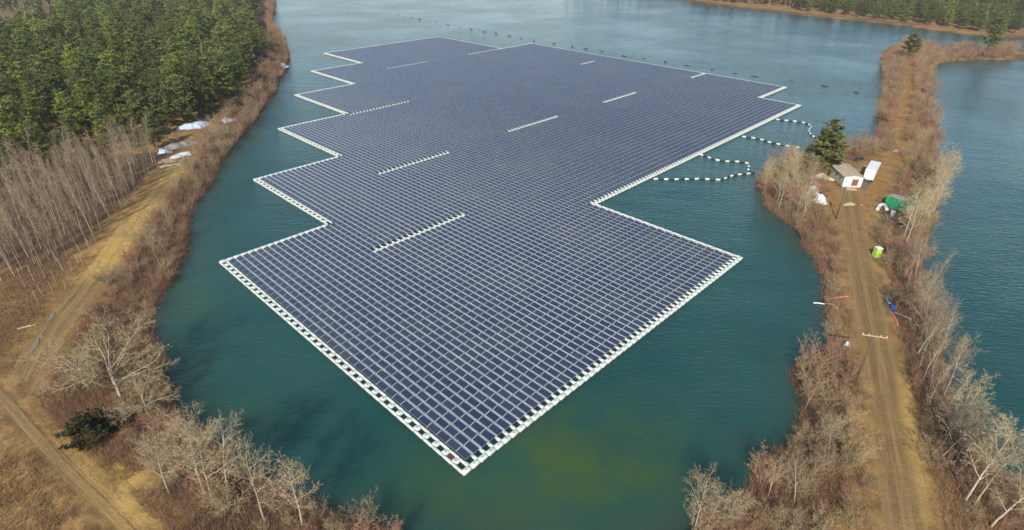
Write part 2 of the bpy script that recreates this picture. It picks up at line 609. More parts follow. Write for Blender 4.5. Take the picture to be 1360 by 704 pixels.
ROADS = {
    'right': (wl([(1128, 252), (1130, 268), (1134, 300), (1141, 340), (1150, 390), (1159, 430), (1169, 480), (1178, 530), (1186, 580), (1195, 630), (1205, 690), (1218, 760)]), 2.7),
    'left': (wl([(236, 208), (222, 232), (196, 268), (168, 308), (142, 348), (114, 385), (86, 420), (60, 458), (36, 500), (8, 555), (-30, 620)]), 2.7),
    'bend': (wl([(-40, 470), (-5, 515), (25, 552), (60, 592), (104, 638), (146, 680), (200, 740)]), 1.25),
    'north': (wl([(1150, 246), (1172, 236), (1186, 215), (1195, 185), (1200, 150), (1206, 115), (1208, 80)]), 1.7),
}


def zone(px, soft, z=1.0):
    P = wpoly(px, z)
    return lambda x, y: np.clip(.5 + np.where(inside(P, x, y), 1, -1) * polydist(P, x, y) / soft, 0, 1)


SANDS = [zone([(200, 262), (218, 275), (196, 318), (160, 350), (118, 374), (105, 366), (130, 330), (165, 290)], 3),
         zone([(228, 210), (252, 212), (250, 232), (225, 238), (205, 250)], 3),
         zone([(1128, 508), (1152, 508), (1160, 522), (1148, 532), (1130, 522)], 1.5),
         zone([(1196, 500), (1206, 500), (1218, 560), (1226, 610), (1240, 680), (1226, 690), (1212, 620), (1200, 560)], 2),
         zone([(160, 580), (200, 620), (230, 700), (170, 700), (110, 620), (90, 560)], 3)]
OCHRES = [zone([(1100, 262), (1118, 240), (1160, 230), (1190, 226), (1182, 250), (1160, 268), (1150, 290), (1120, 292)], 4),
          zone([(1186, 240), (1178, 215), (1188, 180), (1193, 150), (1199, 110), (1203, 78), (1216, 78), (1216, 120), (1212, 160), (1208, 195), (1204, 225)], 2.5),
          zone([(1010, 16), (1100, 21), (1240, 36), (1345, 48), (1345, 52), (1240, 41), (1180, 33), (1080, 24)], 5),
          zone([(1242, 78), (1260, 72), (1300, 76), (1345, 74), (1345, 82), (1290, 82), (1250, 86)], 3),
          zone([(284, 128), (305, 130), (302, 152), (288, 150)], 4),
          zone([(50, 495), (110, 480), (150, 520), (140, 570), (90, 560)], 4)]


SAPZ = zone([(-80, 372), (20, 350), (70, 336), (112, 318), (150, 285), (188, 246), (208, 222), (230, 205), (-80, 205)], 6)
ROUGH = zone([(-80, 372), (20, 350), (70, 336), (108, 330), (84, 390), (40, 450), (5, 500), (-80, 560)], 8)


def ground_attrs(x, y, s):
    # leaf litter lies where the thickets and the wood stand: near the water and far from the tracks
    rdist = np.full(x.shape, 99.0)
    for L, w in ROADS.values():
        rdist = np.minimum(rdist, polydist(L, x, y, False) - w)
    lit = np.clip(.95 - np.abs(s - 4) / 13, 0, 1) * np.clip((rdist - 1) / 3, 0, 1)
    lit = np.maximum(lit, np.clip((s - 45) / 15, 0, 1))
    lit = np.maximum(lit, SAPZ(x, y) * .95)
    lit = np.maximum(lit, ROUGH(x, y) * .62)
    sand = np.zeros(x.shape)
    for f in SANDS:
        sand = np.maximum(sand, f(x, y))
    och = np.zeros(x.shape)
    for f in OCHRES:
        och = np.maximum(och, f(x, y))
    return lit, sand, och, rdist


def polar(t_fine, r_ratio, rmax_fine):
    th = np.concatenate([np.arange(-180, -60, 6.0), np.arange(-60, 60.01, t_fine), np.arange(66, 180, 6.0)])
    rr = [30.0]
    while rr[-1] < rmax_fine:
        rr.append(rr[-1] * r_ratio)
    while rr[-1] < 3000:
        rr.append(rr[-1] * 1.25)
    rr = np.array([2.0, 15.0] + rr)
    T, Rr = np.meshgrid(np.radians(th), rr)
    X, Y = (np.sin(T) * Rr).ravel(), (np.cos(T) * Rr).ravel()
    nr, nt_ = len(rr), len(th)
    i, j = np.meshgrid(np.arange(nr - 1), np.arange(nt_), indexing='ij')
    j2 = (j + 1) % nt_
    F = np.stack([i * nt_ + j, (i + 1) * nt_ + j, (i + 1) * nt_ + j2, i * nt_ + j2], -1).reshape(-1, 4)[:, ::-1]
    return X, Y, F, nt_


X, Y, F, NTH = polar(.2, 1.0125, 1100)
S_ = shore(X, Y)
Z = height(X, Y, S_)
lit, sand, och, _ = ground_attrs(X, Y, S_)
V = np.stack([X, Y, Z], -1)
V = np.vstack([V, [[0, 0, float(Z[0])]]])
F3 = np.array([[k, (k + 1) % NTH, len(X)] for k in range(NTH)])[:, ::-1]
ap = lambda a, v=0.0: np.append(a, v)
far = np.full(len(V), 99.0)
me = mesh_np('ground', V, [F, F3], [M['ground']], None, {'litter': ('POINT', ap(lit, .5)), 'sand': ('POINT', ap(sand)), 'ochre': ('POINT', ap(och)), 'wet': ('POINT', ap(np.clip(1 - S_ / 1.3, 0, 1) * .8)), 'rd': ('POINT', far), 'rs': ('POINT', far * 0), 'rw': ('POINT', far * 0)}, True)
tag(link('ground', me), 'brown winter ground of dry grass, leaf litter and sand around the lake', kind='structure')

X, Y, F, NTH = polar(.4, 1.02, 1100)
S_ = shore(X, Y)
pxx, pxy = to_px(X, Y, np.zeros(len(X)))
front = Y > 5


def blob(cx, cy, rx, ry):
    return np.where(front, np.exp(-(((pxx - cx) / rx) ** 2 + ((pxy - cy) / ry) ** 2)), 0)


al = np.clip(blob(750, 600, 130, 58) * 1.15 + blob(700, 680, 150, 50) * .6 + blob(850, 650, 90, 50) * .35 + blob(255, 430, 40, 110) * .55 + blob(560, 650, 90, 50) * .35 + blob(330, 560, 60, 40) * .3, 0, 1)
sh = np.clip(1 - (-S_) / 7.0, 0, 1) ** 1.5
V = np.vstack([np.stack([X, Y, X * 0], -1), [[0, 0, 0]]])
F3 = np.array([[k, (k + 1) % NTH, len(X)] for k in range(NTH)])[:, ::-1]
me = mesh_np('lake', V, [F, F3], [M['water']], None, {'shallow': ('POINT', ap(sh)), 'algae': ('POINT', ap(al))}, True)
tag(link('lake', me), 'teal green lake water with fine ripples', kind='structure')


def road_sheet(name, label, L, w, lift):
    t = np.gradient(L, axis=0)
    t /= np.linalg.norm(t, axis=1)[:, None]
    nrm = np.stack([t[:, 1], -t[:, 0]], -1)
    off = np.linspace(-w - 2.2, w + 2.2, 13)
    P = L[:, None, :] + nrm[:, None, :] * off[None, :, None]
    x, y = P[..., 0].ravel(), P[..., 1].ravel()
    s = shore(x, y)
    z = height(x, y, s) + np.tile(np.where(np.arange(13) % 12 == 0, -.08, lift), len(L))
    n, k = len(L), len(off)
    i, j = np.meshgrid(np.arange(n - 1), np.arange(k - 1), indexing='ij')
    F = np.stack([i * k + j, i * k + j + 1, (i + 1) * k + j + 1, (i + 1) * k + j], -1).reshape(-1, 4)
    # face normals up
    a, b, c = F[0][:3]
    if (x[b] - x[a]) * (y[c] - y[a]) - (y[b] - y[a]) * (x[c] - x[a]) < 0:
        F = F[:, ::-1]
    lit, sand, och, _ = ground_attrs(x, y, s)
    ln = np.concatenate([[0], np.cumsum(np.linalg.norm(np.diff(L, axis=0), axis=1))])
    me = mesh_np(name, np.stack([x, y, z], -1), [F], [M['ground']], None, {'litter': ('POINT', lit), 'sand': ('POINT', sand), 'ochre': ('POINT', och), 'wet': ('POINT', och * 0), 'rd': ('POINT', np.tile(off, n)), 'rs': ('POINT', np.repeat(ln, k)), 'rw': ('POINT', np.full(len(x), w))}, True)
    tag(link(name, me), label, kind='structure')


road_sheet('dirt_road', 'rutted brown dirt road along the causeway', *ROADS['right'], .07)
road_sheet('sandy_track', 'sandy yellow dirt track beside the bare saplings', *ROADS['left'], .07)
road_sheet('sandy_track', 'faint rutted track crossing the brown ground below the sandy track', *ROADS['bend'], .11)


def hz(x, y):
    return float(height(np.array([x]), np.array([y]))[0])


def at(px, py, lift=0.0):
    """point of the ground seen at a photo pixel"""
    z = .8
    for _ in range(4):
        x, y = gp(px, py, z)
        z = max(hz(x, y), 0.0)
    return Vector((x, y, z + lift))


# ------------------------------------------------------------------ floating solar array
PA, PB = 2.0, 0.7187 * 2.0
YAW = 2.3689
ARR0 = (-2.9129 * 2.0, 25.1528 * 2.0, 0.0)
arr = link('floating_solar_array', None, None, ARR0, YAW)
tag(arr, 'huge stepped raft of dark blue solar panels with white pontoon edges on the lake', 'solar array')


def jmin(i):
    return 0 if i <= 36 else 17 if i <= 55 else 35 if i <= 74 else 53 if i <= 93 else 72 if i <= 111 else 91


def jmax(i):
    return 53 if i <= 18 else 145 if i <= 26 else 163 if i <= 101 else 146


def imin(j):
    return 0 if j <= 52 else 19 if j <= 144 else 27


def imax(j):
    return 36 if j <= 16 else 55 if j <= 34 else 74 if j <= 52 else 93 if j <= 71 else 111 if j <= 90 else 129 if j <= 146 else 101


STRIPS = [(28, 17, 34), (46, 35, 52), (74, 53, 71), (102, 92, 108), (102, 128, 146), (47, 72, 89), (47, 109, 124), (73, 145, 152), (46, 154, 162)]


def strip_at(i, j):
    return any(i == a and b <= j <= c for a, b, c in STRIPS)


def loc(a, b, z=0.0):
    return (a * PA, -b * PB, z)


TILT = R(11)
panel_meshes = []


def panel_shape(mb, jx=0.0, jy=0.0, tint=.5, c=(0, 0, 0)):
    hx, hy, t, fr = .965, .495, .04, .036
    Mx = Matrix.Rotation(TILT + jx, 3, 'X') @ Matrix.Rotation(jy, 3, 'Y')
    # +y is the low edge: rotating about X by -TILT lowers +y
    Mx = Matrix.Rotation(-(TILT + jx), 3, 'X') @ Matrix.Rotation(jy, 3, 'Y')
    o = [(-hx, -hy), (hx, -hy), (hx, hy), (-hx, hy)]
    g = [(-hx + fr, -hy + fr), (hx - fr, -hy + fr), (hx - fr, hy - fr), (-hx + fr, hy - fr)]
    vs = [(x, y, -t) for x, y in o] + [(x, y, 0) for x, y in o] + [(x, y, 0) for x, y in g] + [(x, y, -.006) for x, y in g]
    vs = [tuple(Mx @ Vector(v) + Vector(c)) for v in vs]
    fr_f = [(k, (k + 1) % 4, 4 + (k + 1) % 4, 4 + k) for k in range(4)] + [(4 + k, 4 + (k + 1) % 4, 8 + (k + 1) % 4, 8 + k) for k in range(4)]
    mb.add(vs, fr_f, 1, .5)
    mb.add([vs[k] for k in (12, 13, 14, 15)], [(0, 1, 2, 3)], 0, tint)
    mb.add([vs[k] for k in (0, 1, 2, 3)], [(3, 2, 1, 0)], 1, .5)


PZ = DECK + .13
for k in range(10):
    mb = MB()
    jx, jy = random.gauss(0, .006), random.gauss(0, .006)
    panel_shape(mb, jx, jy, random.random() ** 1.5 * .8)
    if k % 5 in (1, 3):
        # thin dark strip along the raised edge, turned in at one end
        Mx = Matrix.Rotation(-(TILT + jx), 3, 'X') @ Matrix.Rotation(jy, 3, 'Y')
        ln = random.uniform(.45, .9)
        mb.box(tuple(Mx @ Vector((-.93 + ln / 2, -.455, .012))), (ln, .045, .02), 2, Mx)
        mb.box(tuple(Mx @ Vector((-.91, -.37, .012))), (.045, .20, .02), 2, Mx)
    panel_meshes.append(mb.mesh('solar_panel', [M['glass'], M['alu'], M['dark']]))


def walkway_shape(mb, c, L=1.94, W=.37):
    mb.box((c[0], c[1], DECK / 2 + .03), (L, W, DECK + .06), 0, bevel=.05)


def rail_shape(mb, c):
    # white rib below the joint between two panels, sloping like them
    mb.box((c[0], c[1], PZ - .085), (.10, 1.0, .07), 0, Matrix.Rotation(-TILT, 3, 'X'))


mbw = MB(); walkway_shape(mbw, (0, 0)); rail_shape(mbw, (.5 * PA, .5 * PB))
walk_mesh = mbw.mesh('walkway_float', [M['walk'], M['dark']])
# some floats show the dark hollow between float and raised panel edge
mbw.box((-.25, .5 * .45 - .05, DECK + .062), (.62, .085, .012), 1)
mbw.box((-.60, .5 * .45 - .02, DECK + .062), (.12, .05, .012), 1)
walk_mesh2 = mbw.mesh('walkway_float', [M['walk'], M['dark']])
cells = []
for i in range(1, 130):
    for j in range(jmin(i) + 1, jmax(i)):
        if i > imin(j) and not strip_at(i, j) and j <= jmax(i) - 1 and i <= imax(j):
            cells.append((i, j))
cam_l = Vector((-ARR0[0], -ARR0[1]))
ca, sa = math.cos(-YAW), math.sin(-YAW)
cam_loc = (cam_l.x * ca - cam_l.y * sa, cam_l.x * sa + cam_l.y * ca)
cells.sort(key=lambda c: (c[0] * PA - cam_loc[0]) ** 2 + (-c[1] * PB - cam_loc[1]) ** 2)
for k, (i, j) in enumerate(cells[:300]):
    link('solar_panel', panel_meshes[random.randrange(10)], arr, loc(i - .47, j + .02, PZ))
    link('walkway_float', walk_mesh2 if random.random() < .3 else walk_mesh, arr, loc(i - .47, j + .52))
# the rest of the panels, joined: each copies one of the ten shapes
def join_copies(name, protos, spots, which, mats, smooth=False):
    Vs, Fq, mi, tt, base = [], [], [], [], 0
    for pi, pm in enumerate(protos):
        S = np.array([s for s, w in zip(spots, which) if w == pi])
        if len(S) == 0:
            continue
        nv, npoly = len(pm.vertices), len(pm.polygons)
        co = np.zeros(nv * 3, np.float32)
        pm.vertices.foreach_get('co', co)
        co = co.reshape(-1, 3)
        q = [list(p.vertices) for p in pm.polygons]
        m = [p.material_index for p in pm.polygons]
        td = np.zeros(npoly, np.float32)
        pm.attributes['tint'].data.foreach_get('value', td)
        tri = [(f, a, b) for f, a, b in zip(q, m, td) if len(f) == 3]
        qd = [(f, a, b) for f, a, b in zip(q, m, td) if len(f) == 4]
        Vs.append((S[:, None, :] + co[None]).reshape(-1, 3))
        for grp in (qd, tri):
            if grp:
                f = np.array([g[0] for g in grp])
                Fq.append((f[None] + (base + np.arange(len(S)) * nv)[:, None, None]).reshape(-1, f.shape[1]))
                mi.append(np.tile([g[1] for g in grp], len(S)))
                tt.append(np.tile([g[2] for g in grp], len(S)))
        base += nv * len(S)
    return mesh_np(name, np.vstack(Vs), Fq, mats, np.concatenate(mi), {'tint': ('FACE', np.concatenate(tt))}, smooth)


rest = cells[300:]
o = link('solar_panel_field', join_copies('solar_panel_field', panel_meshes, [loc(i - .47, j + .02, PZ) for i, j in rest], [random.randrange(10) for _ in rest], [M['glass'], M['alu'], M['dark']]), arr)
o['kind'] = 'stuff'
o = link('walkway_float_field', join_copies('walkway_float_field', [walk_mesh, walk_mesh2], [loc(i - .47, j + .52) for i, j in rest], [int(random.random() < .3) for _ in rest], [M['walk'], M['dark']]), arr)
o['kind'] = 'stuff'

# white edge pontoons
def pont(L, W, mark=True, dz=0.0):
    mb = MB()
    mb.box((0, 0, (DECK + dz) / 2), (L, W, DECK + dz), 0, bevel=.11)
    if mark:
        mb.box((0, 0, DECK + dz + .006), (.26 if L > W else .09, .09 if L > W else .26, .012), 1)
    return mb.mesh('pontoon', [M['float'], M['dark']], True)


P_out = pont(1.97, .38, False)
P_cross = pont(.96, .90, True, -.02)
P_strip = pont(.80, PB - .03, True, .02)
P_link = pont(.80, .50, False, -.012)
P_top = pont(.80, PB - .02, False, .12)
border = []
for i in range(0, 130):
    j0 = jmin(i)
    lo = imin(j0)
    if i >= lo:
        border += [(i, j0 - .345, P_out), (i + .5, j0 + .06, P_cross), (i, j0 + .46, P_out)]
        if i == 0:
            border += [(i - .47, j0 + .02, P_strip)] if False else []
    j1 = jmax(i)
    border += [(i, j1 + .38, P_out), (i + .5, j1 - .06, P_cross)]
for a0, ja, jb in ((0, 0, 53), (19, 53, 145), (27, 145, 163)):
    for j in range(ja, jb + 1):
        border.append((a0 - .52, j + .02, P_strip))
        border.append((a0 - .14, j + .52, P_link))
for j in range(0, 164):
    border.append((imax(j) + .33, j, P_top))
for i, ja, jb in STRIPS:
    for j in range(ja, jb + 1):
        border.append((i - .74, j + .02, P_strip))
        border.append((i - .32, j + .52, P_link))
border.sort(key=lambda c: (c[0] * PA - cam_loc[0]) ** 2 + (-c[1] * PB - cam_loc[1]) ** 2)
for a, b, pm in border[:300]:
    link('edge_pontoon', pm, arr, loc(a, b))
pl = [P_out, P_cross, P_strip, P_link, P_top]
o = link('edge_pontoon_rest', join_copies('edge_pontoon_rest', pl, [loc(a, b) for a, b, _ in border[300:]], [pl.index(c) for _, _, c in border[300:]], [M['float'], M['dark']], True), arr)
o['kind'] = 'stuff'
# dark sheet above the water painting the raft's shade seen in the openings
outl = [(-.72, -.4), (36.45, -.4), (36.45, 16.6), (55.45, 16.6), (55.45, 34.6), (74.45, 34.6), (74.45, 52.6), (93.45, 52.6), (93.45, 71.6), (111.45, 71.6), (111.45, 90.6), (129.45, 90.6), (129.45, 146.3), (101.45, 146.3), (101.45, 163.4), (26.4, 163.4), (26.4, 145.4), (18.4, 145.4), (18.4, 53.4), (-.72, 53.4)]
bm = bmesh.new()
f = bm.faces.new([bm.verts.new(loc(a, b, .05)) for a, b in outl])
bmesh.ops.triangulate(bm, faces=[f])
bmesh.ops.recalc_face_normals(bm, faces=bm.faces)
shade_sheet = bpy.data.meshes.new('raft_shade_sheet')
bm.to_mesh(shade_sheet); bm.free()
shade_sheet.materials.append(M['shade_sheet'])
link('raft_shade_sheet', shade_sheet, arr)
mb = MB(); mb.box((0, 0, 0), (.96, .74, .04), 0)
o = link('hatch_board', mb.mesh('hatch_board', [M['brown']]), arr, loc(1, 0, DECK - .10))
o['label'] = 'brown board lying in one opening of the pontoon edge'


def arr_world(a, b):
    x, y, _ = loc(a, b)
    return (ARR0[0] + x * math.cos(YAW) - y * math.sin(YAW), ARR0[1] + x * math.sin(YAW) + y * math.cos(YAW))


# floating cable booms from the raft to the causeway: white and black floats in turn
mb = MB(); mb.tube([(-.62, 0, 0), (-.5, 0, 0), (.5, 0, 0), (.62, 0, 0)], [.16, .30, .30, .16], 8)
boom_white = mb.mesh('white_float', [M['float']], True)
mb = MB(); mb.tube([(-.62, 0, 0), (-.5, 0, 0), (.5, 0, 0), (.62, 0, 0)], [.12, .22, .22, .12], 8)
boom_black = mb.mesh('black_float', [M['black']], True)


def boom(label, pts):
    L = smooth_line([gp(x, y) for x, y in pts], .4)
    s = np.concatenate([[0], np.cumsum(np.linalg.norm(np.diff(L, axis=0), axis=1))])
    root = link('cable_boom', None, None, (L[0][0], L[0][1], 0))
    tag(root, label, 'boom', 'cable booms between raft and causeway')
    mb = MB()
    mb.tube([(x - L[0][0], y - L[0][1], .12) for x, y in L[::4]], .06, 5)
    link('cable', mb.mesh('cable', [M['black']]), root)
    k, d = 0, 1.0
    while d < s[-1] - .5:
        x, y = np.interp(d, s, L[:, 0]), np.interp(d, s, L[:, 1])
        x2, y2 = np.interp(d + .3, s, L[:, 0]), np.interp(d + .3, s, L[:, 1])
        link('white_float' if k % 2 == 0 else 'black_float', boom_white if k % 2 == 0 else boom_black, root, (x - L[0][0], y - L[0][1], .10), math.atan2(y2 - y, x2 - x))
        k += 1
        d += 1.42


boom('string of black and white floats running straight to the bare bushes from the raft edge', [(866, 238), (885, 238.5), (905, 238.5), (930, 238), (950, 239), (958, 239), (966, 236), (976, 233), (990, 231.5), (1003, 230)])
boom('string of black and white floats curling back on itself beside the bare bushes', [(928, 205), (940, 209), (948, 212), (962, 214.5), (978, 215), (988, 216), (995, 219), (993, 224), (997, 229), (1003, 230)])
boom('string of dark floats passing behind the bushes towards the lone pine', [(984, 181.5), (1000, 183.5), (1012, 186), (1025, 190), (1045, 194), (1062, 197)])
boom('string of black and white floats hooking round behind the lone pine', [(1029, 158.5), (1040, 160), (1055, 161.5), (1068, 163.5), (1077, 168), (1074, 174), (1078, 180), (1088, 186)])

# row of dark mooring floats in the open water
mb = MB()
mb.box((0, 0, .10), (3.4, .75, .36), 0, bevel=.12)
mb.box((1.9, 0, .06), (.7, .28, .2), 0, bevel=.05)
mb.box((-1.9, 0, .06), (.7, .28, .2), 0, bevel=.05)
moor = mb.mesh('mooring_float', [M['black']])
MOOR = [(65, 22), (80, 26), (105, 30), (130, 35), (155, 40), (180, 45), (215, 52), (250, 57), (285, 65), (325, 73), (360, 78), (400, 85), (435, 92), (475, 100), (535, 108), (590, 118), (630, 124), (680, 132), (745, 146), (805, 154), (870, 164), (935, 175), (1010, 187), (1080, 198), (1140, 208), (1250, 222), (1350, 237), (1445, 256)]
for k, (x, y) in enumerate(MOOR):
    w = gp(500 + x / 2.267, 10 + y / 2.267)
    o = link('mooring_float', moor, None, (w[0], w[1], 0), R(-52) + random.uniform(-.5, .5), random.uniform(.5, .85))
    tag(o, 'small dark mooring float in the row across open water behind the solar raft', 'float', 'mooring floats behind the solar raft')

# ------------------------------------------------------------------ plants: prototypes
def rot_about(v, axis, ang):
    return Matrix.Rotation(ang, 3, axis) @ v


def perp(d):
    a = Vector((0, 0, 1)) if abs(d.z) < .9 else Vector((1, 0, 0))
    x = d.cross(a); x.normalize()
    return x


def grow(mt, mc, p, d, length, rad, lvl, spec, rng):
    """tapered limb with side shoots; lvl 0 is the trunk. Trunk and first limbs go to mt, the rest to mc"""
    maxl = spec['levels']
    nseg = spec['seg'][lvl]
    pts, rads = [p.copy()], [rad]
    cur, dr = p.copy(), d.normalized()
    for k in range(nseg):
        dr = dr + Vector((rng.gauss(0, 1), rng.gauss(0, 1), rng.gauss(0, 1))) * spec['wob'][lvl] + Vector((0, 0, spec['up'][lvl]))
        dr.normalize()
        cur = cur + dr * (length / nseg)
        pts.append(cur.copy())
        rads.append(rad * (1 - (k + 1) / nseg * (.75 if lvl < maxl else .85)))
    if lvl <= 1:
        mt.tube(pts, rads, 6 if lvl == 0 else 4, 0, False)
    elif lvl < maxl:
        mc.tube(pts, rads, 3, 0, False, rng.random() * .5)
    else:
        # fine twig: flat tapering ribbon
        s = perp(dr)
        s = rot_about(s, dr, rng.uniform(0, 6.28))
        w = rad
        a, b, c = pts[0], pts[len(pts) // 2], pts[-1]
        mc.add([tuple(a - s * w), tuple(a + s * w), tuple(b + s * w * .8), tuple(c), tuple(b - s * w * .8)], [(0, 1, 2, 4), (4, 2, 3)], 0, rng.random())
        return
    nch = spec['kids'][lvl]
    for k in range(nch):
        t = spec['from'][lvl] + (1 - spec['from'][lvl]) * ((k + rng.random()) / nch)
        t = min(t, .995)
        f = t * nseg
        i0 = min(int(f), nseg - 1)
        q = pts[i0].lerp(pts[i0 + 1], f - i0)
        ax = (pts[i0 + 1] - pts[i0]).normalized()
        s = rot_about(perp(ax), ax, k * 2.399 + rng.uniform(-.6, .6))
        ang = spec['ang'][lvl] * rng.uniform(.75, 1.25)
        nd = ax * math.cos(ang) + s * math.sin(ang)
        tap = spec['taper'][lvl]
        ln = length * spec['len'][lvl] * (1 - tap * (t - spec['from'][lvl])) * rng.uniform(.7, 1.2)
        r = max(rads[i0] * spec['rr'][lvl], spec['rmin'])
        if lvl + 1 == maxl:
            r = spec['tw'] * rng.uniform(.7, 1.3)
        grow(mt, mc, q, nd, ln, r, lvl + 1, spec, rng)


def bare_tree(seed, H, kind):
    rng = random.Random(seed)
    mt, mc = MB(), MB()
    if kind == 'upright':
        spec = dict(levels=4, seg=[7, 4, 3, 2, 2], wob=[.05, .10, .14, .2, .25], up=[.03, .10, .06, .04, .03], kids=[15, 7, 5, 5], ang=[.75, .75, .75, .7], taper=[.62, .5, .4, .3], rr=[.5, .55, .6, .5], rmin=.012, tw=.014)
        spec['from'] = [.30, .2, .15, .1]
        spec['len'] = [.46, .45, .5, .55]
        grow(mt, mc, Vector((0, 0, 0)), Vector((rng.gauss(0, .05), rng.gauss(0, .05), 1)), H, H * .013, 0, spec, rng)
    elif kind == 'spreading':
        spec = dict(levels=4, seg=[4, 7, 5, 3, 2], wob=[.08, .15, .18, .22, .25], up=[.02, .05, .05, .05, .03], kids=[11, 10, 7, 6], ang=[.95, .72, .75, .75], taper=[.2, .4, .4, .3], rr=[.55, .5, .55, .5], rmin=.016, tw=.016)
        spec['from'] = [.25, .22, .15, .1]
        spec['len'] = [1.65, .45, .5, .5]
        grow(mt, mc, Vector((0, 0, 0)), Vector((.1, 0, 1)), H * .42, H * .021, 0, spec, rng)
    elif kind == 'slender':
        spec = dict(levels=3, seg=[7, 3, 2, 2], wob=[.035, .12, .2, .2], up=[.02, .16, .08, .05], kids=[18, 5, 5], ang=[.50, .6, .7], taper=[.72, .4, .3], rr=[.45, .55, .5], rmin=.014, tw=.016)
        spec['from'] = [.28, .2, .1]
        spec['len'] = [.24, .5, .55]
        grow(mt, mc, Vector((0, 0, 0)), Vector((rng.gauss(0, .05), rng.gauss(0, .05), 1)), H, H * .0080, 0, spec, rng)
    return mt, mc


def shrub(seed, H, stems, mat, tw=.016, spread=.55):
    rng = random.Random(seed)
    mc = MB()
    spec = dict(levels=3, seg=[4, 3, 2, 2], wob=[.10, .15, .2, .2], up=[.05, .06, .05, .03], kids=[7, 5, 4], ang=[.55, .6, .65], taper=[.5, .4, .3], rr=[.55, .6, .5], rmin=.012, tw=tw)
    spec['from'] = [.2, .15, .1]
    spec['len'] = [.42, .5, .55]
    for k in range(stems):
        a = k * 2.4 + rng.uniform(-.5, .5)
        t = spread * math.sqrt((k + .5) / stems)
        grow(mc, mc, Vector((math.cos(a) * .5 * t, math.sin(a) * .5 * t, -.05)), Vector((math.cos(a) * t, math.sin(a) * t, 1)), H * rng.uniform(.7, 1.05), .03, 0, spec, rng)
    return mc.mesh('shrub', [mat])


def pine(seed, H, Rm, base, lean=0.0, n_whorl=17, dens=1.0, leaf=.55, single=False, fullness=1.0):
    rng = random.Random(seed)
    mt, mc = MB(), MB()
    top = Vector((rng.gauss(0, .25), rng.gauss(0, .25), H))
    k = 8
    pts = [top * (i / k) + Vector((rng.gauss(0, .06), rng.gauss(0, .06), 0)) * (1 if 0 < i < k else 0) for i in range(k + 1)]
    pts[0].z = -.3
    mt.tube(pts, [H * .0145 * (1 - .9 * i / k) + .015 for i in range(k + 1)], 7, 0, False)
    crown = mt if single else mc
    cm = 1 if single else 0
    side = [rng.uniform(.7, 1.15) for _ in range(8)]
    for w in range(n_whorl):
        t = (w + rng.random() * .7) / n_whorl
        z = H * (base + (1 - base) * t)
        prof = (1 - t ** 1.7) ** .8 * (.62 + .38 * min(1, t / .22))
        nb = rng.randint(5, 7) if t < .85 else 4
        for b in range(nb):
            az = rng.uniform(0, 6.283)
            L = Rm * prof * rng.uniform(.62, 1.12) * side[int(az / 6.284 * 8)] + .25
            rise = .10 + .55 * t + rng.gauss(0, .10)
            d = Vector((math.cos(az), math.sin(az), rise)).normalized()
            p0 = top * (z / H)
            p0.z = z
            mt.tube([p0, p0 + d * L * .6, p0 + d * L + Vector((0, 0, .12 * L))], [.035 * (1 - .6 * t) + .01, .02, .006], 3, 0, False)
            # needle puffs: dense at the branch end, loose further in, gaps between
            npf = max(2, int(L * 1.15 * dens + .6))
            for s in range(npf):
                u = 1.0 - .68 * (s / npf) + rng.uniform(-.06, .06)
                c = p0 + d * (L * u) + Vector((rng.gauss(0, .25), rng.gauss(0, .25), .12 * L * u * u)) * fullness
                pr = leaf * rng.uniform(.85, 1.5) * (1.1 - .35 * t)
                tint = min(1, max(0, rng.gauss(.42, .26)))
                for m in range(int(9 * dens) + 3):
                    az2 = rng.uniform(0, 6.283)
                    el = rng.gauss(.45, .45)
                    o3 = Vector((math.cos(az2) * math.cos(el), math.sin(az2) * math.cos(el), math.sin(el) * .7))
                    q = c + o3 * pr * rng.uniform(.1, .55)
                    x = o3 * pr * rng.uniform(.5, .85)
                    y = Vector((-math.sin(az2), math.cos(az2), rng.gauss(0, .5))).normalized() * pr * rng.uniform(.16, .32)
                    crown.add([tuple(q - x * .3), tuple(q + y), tuple(q + x), tuple(q - y)], [(0, 1, 2, 3)], cm, min(1, max(0, tint + rng.gauss(0, .12))))
    return mt, mc


PROTO = {}


def mk(name, builder, tm, cm):
    mt, mc = builder
    PROTO[name] = [('trunk', mt.mesh('trunk', [tm], True)), ('crown', mc.mesh('crown', [cm]))]


for k in range(5):
    mk('pine%d' % k, pine(100 + k, random.uniform(14, 17), random.uniform(4.2, 5.4), .12, n_whorl=12, dens=.85, leaf=.88), M['bark'], M['pine'])
mk('lonepine', pine(151, 15.5, 4.6, .05, n_whorl=19, dens=1.6, leaf=.78), M['bark'], M['pine'])
mk('roundpine', pine(152, 12, 4.2, .38, n_whorl=10, dens=1.1, leaf=.7), M['bark'], M['pine'])
mk('youngpine', pine(153, 5, 1.9, .05, n_whorl=8, dens=1.3, leaf=.42), M['bark'], M['pine'])
for k in range(3):
    mk('upright%d' % k, bare_tree(200 + k, 11, 'upright'), M['palebark'], M['twig_pale'])
    mk('strip%d' % k, bare_tree(230 + k, 10, 'upright'), M['greybark'], M['twig_grey'])
for k in range(3):
    mk('thin%d' % k, bare_tree(260 + k, 11, 'slender'), M['palebark'], M['twig_grey'])
for k in range(2):
    mk('spreading%d' % k, bare_tree(300 + k, 9, 'spreading'), M['palebark'], M['twig_pale'])
for k in range(5):
    mk('slender%d' % k, bare_tree(400 + k, 13, 'slender'), M['greybark'], M['twig_grey'])
RED = [shrub(500 + k, 4.2, 9, M['twig_red'], .020) for k in range(5)]
PALE = [shrub(520 + k, 5.0, 8, M['twig_grey'], .018, .6) for k in range(3)]


def plant(name, proto, label, cat, group, p, rz, s):
    r = link(name, None, None, p, rz, s)
    tag(r, label, cat, group)
    for pn, me_ in PROTO[proto]:
        link(pn, me_, r)
    return r


